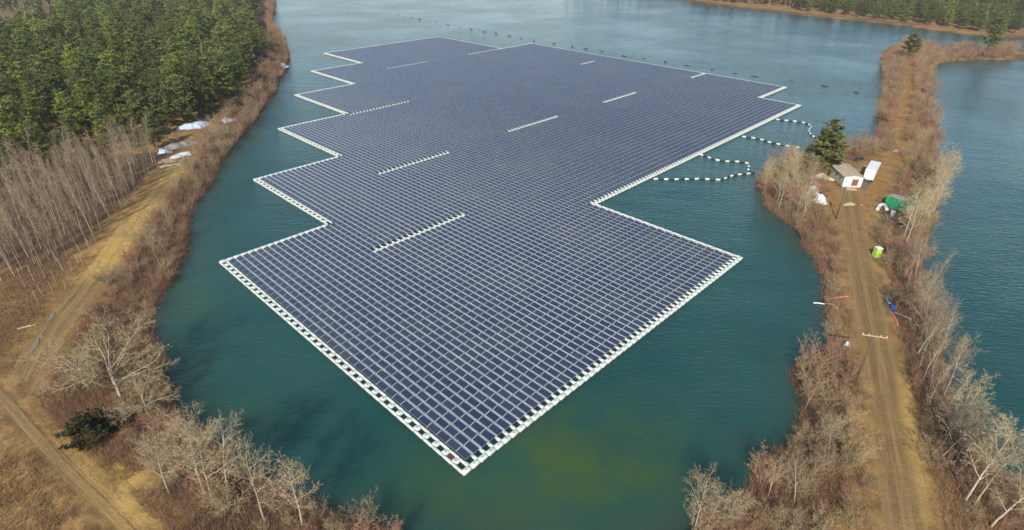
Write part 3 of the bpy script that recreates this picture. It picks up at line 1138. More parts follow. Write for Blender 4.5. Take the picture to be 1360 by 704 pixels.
def scatter(poly, spacing, seed=0, keep=None, tries=30):
    """dart throwing inside a world polygon"""
    rng = np.random.default_rng(seed)
    x0, y0 = poly.min(0)
    x1, y1 = poly.max(0)
    n = int((x1 - x0) * (y1 - y0) / spacing ** 2 * 4)
    P = np.stack([rng.uniform(x0, x1, n), rng.uniform(y0, y1, n)], -1)
    P = P[inside(poly, P[:, 0], P[:, 1])]
    if keep is not None:
        P = P[keep(P[:, 0], P[:, 1])]
    grid, out = {}, []
    for x, y in P:
        gx, gy = int(x // spacing), int(y // spacing)
        ok = True
        for a in (-1, 0, 1):
            for b in (-1, 0, 1):
                for q in grid.get((gx + a, gy + b), ()):
                    if (q[0] - x) ** 2 + (q[1] - y) ** 2 < spacing ** 2:
                        ok = False
        if ok:
            grid.setdefault((gx, gy), []).append((x, y))
            out.append((x, y))
    return np.array(out).reshape(-1, 2)


def in_frame(x, y, z, m=30):
    px, py = to_px(x, y, z)
    return (px > -m) & (px < PW + m) & (py > -m) & (py < PH + m)


def road_clear(x, y):
    d = np.full(np.shape(x), 99.0)
    for L, w in ROADS.values():
        d = np.minimum(d, polydist(L, x, y, False) - w)
    return d


def near_first(P):
    return P[np.argsort(P[:, 0] ** 2 + P[:, 1] ** 2)]


def stuff_wood(name, label, P, protos, smin, smax, seed):
    """a mass of plants as ONE object: points that carry copies"""
    rng = np.random.default_rng(seed)
    n = len(P)
    if n == 0:
        return
    z = height(P[:, 0], P[:, 1])
    me_ = bpy.data.meshes.new(name)
    me_.vertices.add(n)
    me_.vertices.foreach_set('co', np.column_stack([P, z]).astype(np.float32).ravel())
    a = me_.attributes.new('variant', 'INT', 'POINT')
    a.data.foreach_set('value', rng.integers(0, len(protos), n).astype(np.int32))
    a = me_.attributes.new('turn', 'FLOAT_VECTOR', 'POINT')
    a.data.foreach_set('vector', np.column_stack([rng.normal(0, .04, n), rng.normal(0, .04, n), rng.uniform(0, 6.28, n)]).astype(np.float32).ravel())
    a = me_.attributes.new('size', 'FLOAT', 'POINT')
    a.data.foreach_set('value', rng.uniform(smin, smax, n).astype(np.float32))
    o = link(name, me_)
    tag(o, label, kind='stuff')
    coll = bpy.data.collections.new(name + '_kinds')
    for k, pm in enumerate(protos):
        coll.objects.link(bpy.data.objects.new('%s_kind_%02d' % (name, k), pm))
    g = bpy.data.node_groups.new(name + '_spread', 'GeometryNodeTree')
    g.interface.new_socket('Geometry', in_out='INPUT', socket_type='NodeSocketGeometry')
    g.interface.new_socket('Geometry', in_out='OUTPUT', socket_type='NodeSocketGeometry')
    gi, go = g.nodes.new('NodeGroupInput'), g.nodes.new('NodeGroupOutput')
    ip = g.nodes.new('GeometryNodeInstanceOnPoints')
    ci = g.nodes.new('GeometryNodeCollectionInfo')
    ci.inputs['Collection'].default_value = coll
    ci.inputs['Separate Children'].default_value = True
    ci.inputs['Reset Children'].default_value = True
    ip.inputs['Pick Instance'].default_value = True
    def na(nm, ty):
        q = g.nodes.new('GeometryNodeInputNamedAttribute')
        q.data_type = ty
        q.inputs['Name'].default_value = nm
        return [s for s in q.outputs if s.enabled and s.name == 'Attribute'][0]
    lk = g.links.new
    lk(gi.outputs[0], ip.inputs['Points'])
    lk(ci.outputs[0], ip.inputs['Instance'])
    lk(na('variant', 'INT'), ip.inputs['Instance Index'])
    lk(na('turn', 'FLOAT_VECTOR'), ip.inputs['Rotation'])
    lk(na('size', 'FLOAT'), ip.inputs['Scale'])
    lk(ip.outputs[0], go.inputs[0])
    md = o.modifiers.new('spread', 'NODES')
    md.node_group = g
    return o


# ---- pine wood
WOOD = wpoly([(-120, 300), (-40, 262), (20, 246), (85, 227), (150, 209), (205, 200), (244, 174), (282, 152), (303, 130), (336, 112), (349, 90), (352, 46), (346, 12), (348, -12), (-150, -12)], 1)
BAREPATCH = wpoly([(-150, 84), (10, 80), (48, 70), (70, 56), (84, 40), (80, 5), (-150, 5)], 1)
OPEN1 = wpoly([(185, 62), (222, 62), (226, 48), (190, 46)], 1)
P = scatter(WOOD, 6.4, 11, lambda x, y: (~inside(BAREPATCH, x, y) | (fbm(x, y, 30, 61) > .62)) & ~inside(OPEN1, x, y) & (shore(x, y) > 14) & in_frame(x, y, 8 + 0 * x, 170))
P = near_first(P)
EDGE_A, EDGE_B = WOOD[1:6], WOOD[5:13]
PINE_SETS = {0: ('tall green pine inside the dense pinewood', 'pines inside the wood'), 1: ('green pine in the front row of the wood, just behind the bare saplings', 'pines behind the saplings'), 2: ('green pine at the wood edge facing the lake shore thicket', 'pines facing the shore thicket')}
da, db = polydist(EDGE_A, P[:, 0], P[:, 1], False), polydist(EDGE_B, P[:, 0], P[:, 1], False)
for k, (x, y) in enumerate(P[:290]):
    w = 1 if da[k] < 9 and da[k] <= db[k] else 2 if db[k] < 9 else 0
    plant('pine_tree', 'pine%d' % random.randrange(5), PINE_SETS[w][0], 'pine tree', PINE_SETS[w][1], (x, y, hz(x, y)), random.uniform(0, 6.28), random.uniform(.58, 1.0) if random.random() < .6 else random.uniform(1.0, 1.32))
def far_pine(k, H, Rm, b):
    mt, _ = pine(600 + k, H, Rm, b, n_whorl=9, dens=.6, leaf=1.15, single=True)
    return mt.mesh('far_pine', [M['bark'], M['pine_far']])
FARP = [far_pine(k, random.uniform(13, 16), random.uniform(4.0, 5.0), .2) for k in range(4)]
PX = P[:290:11] + RNG.normal(0, 2.6, (len(P[:290:11]), 2))
for x, y in PX:
    plant('bare_tree', 'slender%d' % random.randrange(5), 'leafless brown tree poking up among the dense pines', 'tree', 'bare trees among the pines', (x, y, hz(x, y)), random.uniform(0, 6.28), random.uniform(1.0, 1.25))
stuff_wood('pine_wood', 'dense green pinewood stretching away behind the nearer pines', P[290:], FARP, .75, 1.15, 3)


def far_bare(k):
    mt, mc = bare_tree(640 + k, 11, 'slender')
    mt.add(mc.v, [], 0)
    off = len(mt.v) - len(mc.v)
    for q, t in zip(mc.q, mc.qt):
        mt.q.append([off + i for i in q]); mt.qm.append(1); mt.qt.append(t)
    for q, t in zip(mc.t, mc.tt):
        mt.t.append([off + i for i in q]); mt.tm.append(1); mt.tt.append(t)
    return mt.mesh('far_bare', [M['greybark'], M['twig_grey']])


FARB = [far_bare(k) for k in range(3)]
P = scatter(BAREPATCH, 3.2, 12, lambda x, y: in_frame(x, y, 5 + 0 * x, 40))
stuff_wood('bare_wood', 'grey brown patch of leafless wood behind the pines', P, FARB, .6, .95, 4)
P = scatter(OPEN1, 3.5, 13)
stuff_wood('bare_wood', 'small pinkish gap of leafless trees among the pines', P, FARB, .55, .8, 5)

# ---- far shore
FARW = wpoly([(750, -20), (850, -10), (940, 1), (1020, 11), (1100, 19), (1180, 27), (1230, 34), (1262, 38), (1300, 42), (1345, 46), (1420, 50), (1420, -14)], 1)
P = near_first(scatter(FARW, 7.0, 14, lambda x, y: in_frame(x, y, 8 + 0 * x, 40)))
r = fbm(P[:, 0], P[:, 1], 60, 31)
PG, PBare = P[r < .56], P[r >= .56]
for x, y in PG[:90]:
    plant('far_pine_tree', 'pine%d' % random.randrange(5), 'green pine on the far shore above the orange bank', 'pine tree', 'pines along the far shore', (x, y, hz(x, y)), random.uniform(0, 6.28), random.uniform(.6, .95))
for x, y in PBare[:60]:
    plant('far_bare_tree', 'slender%d' % random.randrange(5), 'leafless brown tree on the far shore among the pines', 'tree', 'bare trees along the far shore', (x, y, hz(x, y)), random.uniform(0, 6.28), random.uniform(.6, .9))
stuff_wood('far_wood', 'mixed wood of pines behind the far shore', PG[90:], FARP, .6, 1.0, 6)
stuff_wood('far_wood', 'leafless mixed wood behind the far shore', PBare[60:], FARB, .6, .95, 7)

# ---- saplings left of the track
SAP = wpoly([(-60, 392), (20, 368), (70, 352), (112, 330), (152, 292), (192, 250), (212, 222), (200, 210), (150, 218), (85, 236), (20, 256), (-60, 282)], 1)
P = near_first(scatter(SAP, 1.95, 15, lambda x, y: (road_clear(x, y) > .6) & in_frame(x, y, 4 + 0 * x, 90)))
rc = road_clear(P[:, 0], P[:, 1])
for k, (x, y) in enumerate(P[:290]):
    w = 0 if rc[k] < 9 else 1
    plant('bare_sapling', 'slender%d' % random.randrange(5), ('slender leafless sapling in the outer row beside the sandy track', 'slender leafless sapling deep in the grove in front of the pinewood')[w], 'sapling', ('saplings beside the sandy track', 'saplings deep in the grove')[w], (x, y, hz(x, y)), random.uniform(0, 6.28), random.choice((.5, .62, .7, .8, .92, 1.02)) * random.uniform(.92, 1.08))
stuff_wood('sapling_thicket', 'leafless thicket of more slender saplings against the pinewood', P[290:], FARB, .65, 1.0, 8)

# ---- shrubs along both banks
LB = wpoly([(352, -5), (372, -5), (400, 60), (400, 95), (372, 140), (330, 200), (290, 250), (270, 300), (262, 350), (235, 385), (222, 430), (232, 480), (258, 545), (330, 615), (430, 668), (560, 700), (560, 730), (420, 730), (300, 690), (225, 655), (160, 570), (165, 520), (130, 470), (110, 430), (135, 385), (165, 345), (200, 300), (222, 250), (258, 215), (275, 175), (315, 140), (345, 100), (358, 60)], 1)
YARD = wpoly([(1090, 275), (1096, 226), (1120, 214), (1180, 206), (1190, 225), (1186, 262), (1215, 262), (1220, 284), (1185, 296), (1160, 296), (1175, 350), (1160, 352), (1120, 300)], 1)
PEN = wpoly([(880, 715), (930, 690), (985, 662), (998, 636), (1010, 600), (1066, 555), (1052, 510), (1085, 470), (1095, 445), (1090, 375), (1084, 343), (1050, 300), (1010, 258), (1006, 238), (1022, 218), (1080, 203), (1160, 186), (1170, 130), (1172, 80), (1200, 55), (1250, 66), (1345, 64), (1345, 80), (1250, 86), (1240, 130), (1248, 200), (1250, 262), (1224, 330), (1224, 380), (1262, 500), (1285, 590), (1360, 650), (1400, 730), (1230, 730)], .8)
keepL = lambda x, y: (shore(x, y) > .3) & (shore(x, y) < 17) & (road_clear(x, y) > 1.2) & in_frame(x, y, 2 + 0 * x, 20)
keepP = lambda x, y: (fbm(x, y, 9, 51) > .30) & (shore(x, y) > .3) & (road_clear(x, y) > 1.0) & ~inside(YARD, x, y) & in_frame(x, y, 2 + 0 * x, 20)
PL = scatter(LB, 2.5, 16, keepL)
PP = scatter(PEN, 2.5, 17, keepP)
PLl = [(x, y, 0) for x, y in PL]
PPl = [(x, y, 1) for x, y in PP]
allp = sorted(PLl + PPl, key=lambda q: q[0] ** 2 + q[1] ** 2)
SHL = ('reddish leafless shrub on the lake shore below the sandy track', 'reddish leafless shrub on the causeway beside the dirt road')
SHG = ('shrubs on the shore below the sandy track', 'shrubs on the causeway')


def size_shrub(x, y):
    return random.uniform(.32, .8) if random.random() < .6 else random.uniform(.8, 1.2)


for x, y, w in allp[:300]:
    pale = random.random() < .22
    o = link('red_shrub' if not pale else 'pale_shrub', random.choice(PALE if pale else RED), None, (x, y, hz(x, y) - .05), random.uniform(0, 6.28), size_shrub(x, y) * (.9 if pale else 1))
    if pale:
        tag(o, ('pale grey leafless shrub on the lake shore below the sandy track', 'pale grey leafless shrub on the causeway beside the dirt road')[w], 'shrub', ('pale shrubs on the shore below the sandy track', 'pale shrubs on the causeway')[w])
    else:
        if shore(np.array([x]), np.array([y]))[0] < 3.0:
            tag(o, ('reddish leafless shrub right at the waterline below the sandy track', 'reddish leafless shrub right at the waterline of the causeway')[w], 'shrub', ('waterline shrubs below the sandy track', 'waterline shrubs of the causeway')[w])
        else:
            tag(o, SHL[w], 'shrub', SHG[w])
rl = np.array([q[:2] for q in allp[300:] if q[2] == 0]).reshape(-1, 2)
rp = np.array([q[:2] for q in allp[300:] if q[2] == 1]).reshape(-1, 2)
stuff_wood('shrub_thicket', 'reddish thicket of leafless shrubs along the narrowing shore by the pinewood', rl, RED + PALE[:1], .5, 1.15, 9)
stuff_wood('shrub_thicket', 'reddish thicket of leafless shrubs along the causeway path behind the huts', rp, RED + PALE[:1], .55, 1.25, 10)

# ---- bare trees that stand out
def tree_px(proto, px, py, s, label, name='bare_tree', cat='tree', group=None, rz=None):
    p = at(px, py)
    return plant(name, proto, label, cat, group, p, random.uniform(0, 6.28) if rz is None else rz, s)


tree_px('spreading0', 160, 526, 1.4, 'big spreading bare tree between the bent track and the water', rz=.4)
tree_px('spreading1', 122, 512, .95, 'smaller spreading bare tree against the big one by the bent track', rz=2.0)
tree_px('spreading1', 196, 548, .75, 'low spreading bare tree reaching over the water beside the dark bush', rz=4.0)
for k, (x, y, s) in enumerate([(272, 655, .98), (285, 668, 1.02), (305, 668, .92), (352, 692, .98), (402, 698, .84), (240, 640, .8), (225, 655, .7)]):
    tree_px('upright%d' % (k % 3), x, y, s, 'pale bare tree on the shore just beyond the dark evergreen bush', group='pale trees past the dark bush')
for k, (x, y, s) in enumerate([(922, 704, .72), (938, 708, .62), (958, 706, .55)]):
    tree_px('upright%d' % (k % 3), x, y, s, 'pale bare tree at the shallow bay between the raft corner and the causeway', group='pale trees at the bay')
for k, (x, y, s) in enumerate([(1282, 665, 1.0), (1296, 668, .9), (1316, 700, .9), (1262, 580, .85), (1270, 612, .6)]):
    tree_px('upright%d' % (k % 3), x, y, s, 'large pale bare tree leaning out on the pond bank', group='large pale trees on the pond bank')
STRIP = wpoly([(1222, 350), (1232, 400), (1252, 480), (1268, 560), (1300, 620), (1262, 640), (1240, 590), (1226, 520), (1212, 450), (1204, 390), (1206, 350)], 1)
for x, y in scatter(STRIP, 2.3, 18, lambda x, y: shore(x, y) > .5):
    plant('bare_tree', random.choice(('strip0', 'strip1', 'thin0', 'thin1', 'thin2')), 'tall thin leafless tree in the strip between the dirt road and the pond', 'tree', 'trees between road and pond', (x, y, hz(x, y)), random.uniform(0, 6.28), random.uniform(.62, .98))
NORTH = wpoly([(1186, 318), (1205, 292), (1232, 262), (1246, 240), (1248, 262), (1236, 300), (1222, 330), (1196, 336)], 1)
for x, y in scatter(NORTH, 3.6, 19, lambda x, y: (shore(x, y) > .5)):
    plant('bare_tree', 'upright%d' % random.randrange(3), 'tall pale leafless tree in front of the green container', 'tree', 'pale trees by the green container', (x, y, hz(x, y)), random.uniform(0, 6.28), random.uniform(.75, 1.1))
WESTB = wpoly([(1012, 262), (1012, 240), (1030, 228), (1060, 222), (1078, 240), (1074, 270), (1066, 296), (1045, 284)], 1)
for x, y in scatter(WESTB, 3.0, 20, lambda x, y: (shore(x, y) > .5)):
    plant('bare_tree', 'upright%d' % random.randrange(3), 'small pale leafless tree on the point beside the lone pine', 'tree', 'pale trees on the point', (x, y, hz(x, y)), random.uniform(0, 6.28), random.uniform(.45, .72))
for k, (x, y, s) in enumerate([(1068, 545, .55), (1082, 590, .62), (1100, 600, .55), (1020, 660, .5), (1055, 668, .6), (1075, 640, .5)]):
    tree_px('strip%d' % (k % 3), x, y, s, 'small leafless tree between the dirt road and the bay', group='small trees by the bay')
for k, (x, y, s) in enumerate([(205, 330, .62), (212, 352, .6), (188, 372, .5), (170, 330, .5), (225, 300, .55), (262, 222, .6), (240, 262, .55)]):
    tree_px('slender%d' % (k % 5), x, y, s, 'thin pale leafless tree between the sandy track and the shore', name='bare_sapling', cat='sapling', group='thin trees below the sandy track')

# ---- evergreens that stand alone
tree_px('lonepine', 1089, 229, (1.15, 1.15, .98), 'tall lone green pine beside the beige office hut', 'pine_tree', 'pine tree', rz=.6)
tree_px('roundpine', 1204, 84, 1.15, 'round topped pine at the far end of the causeway path', 'pine_tree', 'pine tree')
tree_px('roundpine', 1308, 75, 1.3, 'dark round pine standing alone on the narrow orange spit', 'pine_tree', 'pine tree', rz=1.0)
tree_px('youngpine', 283, 156, 1.0, 'small young pine next to the pale blue tarpaulin', 'pine_tree', 'pine tree')
tree_px('youngpine', 311, 150, .9, 'small young pine by the crumpled white heap', 'pine_tree', 'pine tree')
mt, mc = pine(700, 3.2, 2.6, .02, n_whorl=9, dens=1.7, leaf=.42, fullness=.7)
PROTO['bush'] = [('stem', mt.mesh('stem', [M['bark']])), ('foliage', mc.mesh('foliage', [M['bush']]))]
tree_px('bush', 122, 584, 1.15, 'dense dark evergreen bush beside the bent track', 'evergreen_bush', 'bush')
tree_px('bush', 148, 572, .6, 'smaller dark evergreen bush touching the dense one', 'evergreen_bush', 'bush')

# ---- ground cover: dry grass and low brush, too many blades to count
def cover(name, label, polys, n, hmin, hmax, w, mat, keep, seed, blades=3, lean=.5):
    rng = np.random.default_rng(seed)
    pts = []
    for poly, share in polys:
        x0, y0 = poly.min(0); x1, y1 = poly.max(0)
        k = int(n * share)
        got = np.zeros((0, 2))
        for _ in range(12):
            Q = np.stack([rng.uniform(x0, x1, k * 3), rng.uniform(y0, y1, k * 3)], -1)
            Q = Q[inside(poly, Q[:, 0], Q[:, 1])]
            # thin out with distance as the blades shrink in view
            dd = np.hypot(Q[:, 0], Q[:, 1])
            Q = Q[rng.random(len(Q)) < np.clip((95 / dd) ** 1.6, 0, 1)]
            Q = Q[keep(Q[:, 0], Q[:, 1])]
            got = np.vstack([got, Q])
            if len(got) > k:
                break
        pts.append(got[:k])
    P = np.vstack(pts)
    P = np.repeat(P, blades, 0) + rng.normal(0, .10, (len(P) * blades, 2))
    z = height(P[:, 0], P[:, 1])
    m = len(P)
    az = rng.uniform(0, 6.28, m)
    h = rng.uniform(hmin, hmax, m)
    ln = np.abs(rng.normal(0, lean, m)) * h
    az2 = rng.uniform(0, 6.28, m)
    b = np.column_stack([P, z - .03])
    sd = np.column_stack([np.cos(az), np.sin(az), np.zeros(m)]) * (w * rng.uniform(.6, 1.4, m))[:, None]
    t = b + np.column_stack([np.cos(az2) * ln, np.sin(az2) * ln, h])
    Vv = np.stack([b - sd, b + sd, t], 1).reshape(-1, 3)
    Ff = np.arange(3 * m).reshape(-1, 3)
    me_ = mesh_np(name, Vv, [Ff], [mat], None, {'tint': ('FACE', rng.random(m))})
    tag(link(name, me_), label, kind='stuff')


LFIELD = wpoly([(-40, 330), (60, 350), (130, 330), (200, 245), (290, 205), (300, 290), (260, 380), (225, 430), (250, 540), (350, 630), (450, 680), (540, 712), (540, 760), (-60, 760)], 1)
PFIELD = wpoly([(940, 670), (1030, 560), (1035, 505), (1080, 440), (1070, 350), (990, 255), (1000, 225), (1090, 200), (1155, 180), (1165, 70), (1240, 70), (1245, 200), (1250, 262), (1224, 340), (1290, 580), (1420, 670), (1420, 760), (900, 760)], .8)
cover('dry_grass', 'straw coloured dry grass over the banks', [(LFIELD, .6), (PFIELD, .4)], 52000, .15, .55, .028, M['straw'], lambda x, y: (shore(x, y) > .4) & (road_clear(x, y) > -.2) & (fbm(x, y, 7, 41) > .40), 21)
cover('shore_brush', 'dense reddish brush fringing the waterline', [(LFIELD, .5), (PFIELD, .5)], 16000, .5, 1.6, .018, M['twig_red'], lambda x, y: (shore(x, y) > -.5) & (shore(x, y) < 1.8), 23, 4, .6)
cover('low_brush', 'reddish brown low brush and dead stalks near the water', [(LFIELD, .5), (PFIELD, .5)], 42000, .5, 1.7, .016, M['twig_red'], lambda x, y: (shore(x, y) > -.3) & (shore(x, y) < 16) & (road_clear(x, y) > 1.0) & (fbm(x, y, 6, 43) > .42) & ~inside(YARD, x, y), 22, 3, .45)

# ------------------------------------------------------------------ things on the causeway
def frame_px(p0, p1):
    """local axes for a thing whose long side runs from pixel p0 to pixel p1 on the ground"""
    a, b = at(*p0), at(*p1)
    d = b - a
    return a, math.atan2(d.y, d.x), math.hypot(d.x, d.y)


def part(mb, name, mats, parent, loc_=(0, 0, 0), label=None, smooth=False):
    o = link(name, mb.mesh(name, mats, smooth), parent, loc_)
    if label:
        o['label'] = label
    return o


def bx(name, c, size, mat, parent, bevel=0.0, label=None, M3=None):
    mb = MB()
    mb.box((0, 0, 0), size, 0, M3, bevel=bevel)
    return part(mb, name, [mat], parent, c, label)


# office hut: long beige side, white gable end with a rust door, low pitched roof
a, rz, L = frame_px((1101, 233), (1117, 249))
HL, HW, HH = 8.6, 4.6, 2.9
hut = link('office_hut', None, None, a, rz)
tag(hut, 'beige office hut with shallow roof and white end beside the lone pine', 'hut')
# local x runs along the long side towards the camera, local y to the right/back
mb = MB()
mb.box((HL / 2, HW / 2, HH / 2 + .2), (HL, HW, HH), 0)
mb.add([(HL, 0, HH + .2), (HL, HW, HH + .2), (HL, HW / 2, HH + .85)], [(0, 1, 2)], 0)
mb.add([(0, 0, HH + .2), (0, HW, HH + .2), (0, HW / 2, HH + .85)], [(0, 2, 1)], 0)
part(mb, 'wall', [M['beige']], hut)
mb = MB()
for s in (0, 1):
    y0, y1 = (-.3, HW / 2) if s == 0 else (HW / 2, HW + .3)
    z0, z1 = (HH + .16, HH + .93) if s == 0 else (HH + .93, HH + .16)
    mb.add([(-.3, y0, z0), (HL + .3, y0, z0), (HL + .3, y1, z1), (-.3, y1, z1), (-.3, y0, z0 - .1), (HL + .3, y0, z0 - .1), (HL + .3, y1, z1 - .1), (-.3, y1, z1 - .1)], [(0, 1, 2, 3), (7, 6, 5, 4), (0, 4, 5, 1), (1, 5, 6, 2), (2, 6, 7, 3), (3, 7, 4, 0)], 0)
part(mb, 'roof', [M['roof']], hut)
bx('end_wall', (HL + .03, HW / 2, HH / 2 + .22), (.05, HW - .02, HH - .04), M['white'], hut, label='white painted end wall')
d = bx('door', (HL + .08, HW * .62, 1.55), (.06, 1.5, 1.75), M['door'], hut, label='rust red shutter')
bx('handle', (.05, .5, 0), (.05, .06, .22), M['grey'], d)
for k, x in enumerate((1.6, 4.3, 6.6)):
    w = bx('window', (x, -.03, 1.95), (1.1, .05, .75), M['white'], hut)
    bx('pane', (0, -.03, 0), (.94, .02, .6), M['glasspane'], w)
for x in (.4, HL / 3, 2 * HL / 3, HL - .4):
    bx('foundation_block', (x, .25, .06), (.4, .4, .3), M['rubble'], hut)
bx('step', (HL + .9, HW * .40, .12), (1.6, 2.6, .25), M['lumber'], hut)
bx('step', (HL + .5, HW * .40, .34), (.8, 2.0, .2), M['lumber'], hut)

# white box trailer beside it, cream side towards the road
a, rz, L = frame_px((1151, 243), (1160, 228))
tr = link('box_trailer', None, None, a, rz)
tag(tr, 'white box trailer parked between the office hut and the path', 'trailer')
TL, TW, TH = 8.2, 2.5, 2.7
bx('box_body', (TL / 2, 0, 1.0 + TH / 2), (TL, TW, TH), M['white'], tr, .08)
bx('side_panel', (TL / 2, -TW / 2 - .02, 1.0 + TH / 2), (TL - .4, .03, TH - .4), M['cream'], tr, label='cream side panel')
bx('rear_door', (-.02, 0, 1.0 + TH / 2), (.04, TW - .3, TH - .3), M['white'], tr)
bx('chassis', (TL / 2, 0, .85), (TL + .6, 1.2, .22), M['grey'], tr)
mw = MB(); mw.tube([(0, -.16, 0), (0, -.14, 0), (0, .14, 0), (0, .16, 0)], [.40, .48, .48, .40], 14)
mr = MB(); mr.tube([(0, -.18, 0), (0, .18, 0)], .22, 10)
wm, rm = mw.mesh('tyre', [M['rubber']]), mr.mesh('rim', [M['grey']])
for x in (1.6, 2.7):
    for s in (-1, 1):
        w = link('wheel', wm, tr, (x, s * .98, .48))
        link('rim', rm, w)
for s in (-1, 1):
    bx('landing_leg', (TL - 1.2, s * .5, .42), (.12, .12, .84), M['grey'], tr)

# utility cabinet with dark panel
p = at(1150, 240)
cab = link('utility_cabinet', None, None, p, R(35))
tag(cab, 'low pale electrical cabinet with dark panel beside the white box trailer', 'cabinet')
bx('cabinet_body', (0, 0, .95), (1.9, 1.1, 1.8), M['cream'], cab, .05)
bx('dark_panel', (-.1, -.57, 1.05), (1.4, .05, 1.2), M['grey'], cab)
bx('plinth', (0, 0, .05), (2.2, 1.4, .16), M['rubble'], cab)
bx('cap', (0, 0, 1.88), (2.05, 1.25, .07), M['white'], cab)
# grey rails stacked in front
a, rz, L = frame_px((1147, 253), (1155, 240))
for k in range(4):
    mb = MB()
    mb.box((L / 2, k * .42 - .6, .12 + .02 * k), (L * random.uniform(.85, 1.05), .16, .2), 0, bevel=.02)
    mb.box((L / 2, k * .42 - .6, .24 + .02 * k), (L * .9, .05, .06), 0)
    o = link('metal_rail', mb.mesh('metal_rail', [M['grey']]), None, a, rz)
    tag(o, 'long grey metal rail lying in front of the utility cabinet', 'rail', 'rails lying by the cabinet')

# green shipping container
a, rz, L = frame_px((1174, 273), (1208, 284))
con = link('shipping_container', None, None, a, rz)
tag(con, 'green shipping container with white lettering behind the bare trees', 'container')
CL, CW, CH = 7.2, 2.44, 2.6
mb = MB()
n = 36
# corrugated long side
vs, fs = [], []
for k in range(n + 1):
    x = CL * k / n
    y = 0 if (k // 2) % 2 == 0 else .06
    vs += [(x, y, .12), (x, y, CH - .12)]
for k in range(n):
    fs.append((2 * k, 2 * k + 2, 2 * k + 3, 2 * k + 1))
mb.add(vs, fs, 0)
mb.box((CL / 2, CW / 2 + .05, CH / 2), (CL - .02, CW - .12, CH - .1), 0)
part(mb, 'side_wall', [M['green']], con)
for x in (.08, CL - .08):
    for y in (0, CW):
        bx('corner_post', (x, y, CH / 2), (.16, .16, CH), M['green'], con)
for y in (0, CW):
    bx('top_rail', (CL / 2, y, CH - .06), (CL - .32, .12, .12), M['green'], con)
    bx('bottom_rail', (CL / 2, y, .07), (CL - .32, .12, .14), M['green'], con)
bx('roof', (CL / 2, CW / 2, CH + .03), (CL - .1, CW - .1, .06), M['rusty'], con, label='dusty grey container roof')
for k, s in ((0, -1), (1, 1)):
    d = bx('door', (-.03, CW / 2 + s * .58, CH / 2), (.05, 1.12, CH - .3), M['green'], con)
    bx('lock_bar', (-.05, -s * .3, 0), (.05, .05, CH - .5), M['rusty'], d)
for k, (x, w_) in enumerate(((3.55, .42), (4.1, .42), (4.65, .42), (5.2, .42), (5.75, .42))):
    bx('letter_mark', (x, -.02, 1.35), (w_, .02, .34), M['white'], con)

# portable toilet
p = at(1163, 341)
pt = link('portable_toilet', None, None, p, R(4))
tag(pt, 'lime green portable toilet with white roof beside the dirt road', 'toilet')
bx('cabin', (0, 0, 1.1), (1.15, 1.15, 2.0), M['lime'], pt, .05)
bx('skid', (0, 0, .06), (1.25, 1.3, .14), M['grey'], pt)
mb = MB()
mb.box((0, 0, 2.16), (1.22, 1.22, .12), 0, bevel=.04)
mb.add([(-.58, -.58, 2.22), (.58, -.58, 2.22), (.58, .58, 2.22), (-.58, .58, 2.22), (-.25, -.25, 2.38), (.25, -.25, 2.38), (.25, .25, 2.38), (-.25, .25, 2.38)], [(0, 1, 5, 4), (1, 2, 6, 5), (2, 3, 7, 6), (3, 0, 4, 7), (4, 5, 6, 7)], 0)
part(mb, 'roof', [M['white']], pt)
d = bx('door', (0, -.59, 1.08), (.82, .04, 1.8), M['lime'], pt)
bx('handle', (.3, -.03, -.05), (.06, .04, .2), M['grey'], d)
mb = MB(); mb.tube([(.42, .42, 2.2), (.42, .42, 2.65)], .055, 8)
part(mb, 'vent_pipe', [M['grey']], pt)

# utility poles
def pole(px, py, H, label, arm=True, rz=0.0):
    p = at(px, py)
    r = link('utility_pole', None, None, p, rz)
    tag(r, label, 'pole')
    mb = MB()
    mb.tube([(0, 0, -.3), (0, 0, H * .5), (0, 0, H)], [.17, .14, .10], 10)
    part(mb, 'shaft', [M['wood']], r, smooth=True)
    if arm:
        bx('crossarm', (0, -.16, H - .55), (3.3, .12, .15), M['orangewood'], r, .02)
        for x in (-1.5, -.75, .75, 1.5):
            mb = MB(); mb.tube([(0, 0, 0), (0, 0, .08), (0, 0, .2)], [.04, .07, .04], 8)
            part(mb, 'insulator', [M['white']], r, (x, -.16, H - .47))
        for s in (-1, 1):
            mb = MB(); mb.tube([(s * .8, -.2, H - .6), (0, -.14, H - 1.3)], .025, 5)
            part(mb, 'brace', [M['grey']], r)
    else:
        mb = MB(); mb.tube([(0, -.3, 0), (0, -.3, .9)], .2, 10)
        part(mb, 'transformer_can', [M['grey']], r, (0, 0, H - 1.6))
        bx('bracket', (0, -.14, H - 1.2), (.1, .3, .1), M['grey'], r)
    return r


pole(1134, 513, 9.9, 'wooden utility pole with crossarm standing over the dirt road', True, R(-14))
pole(1110, 291, 8.0, 'dark wooden utility pole in the yard below the office hut', False, R(20))

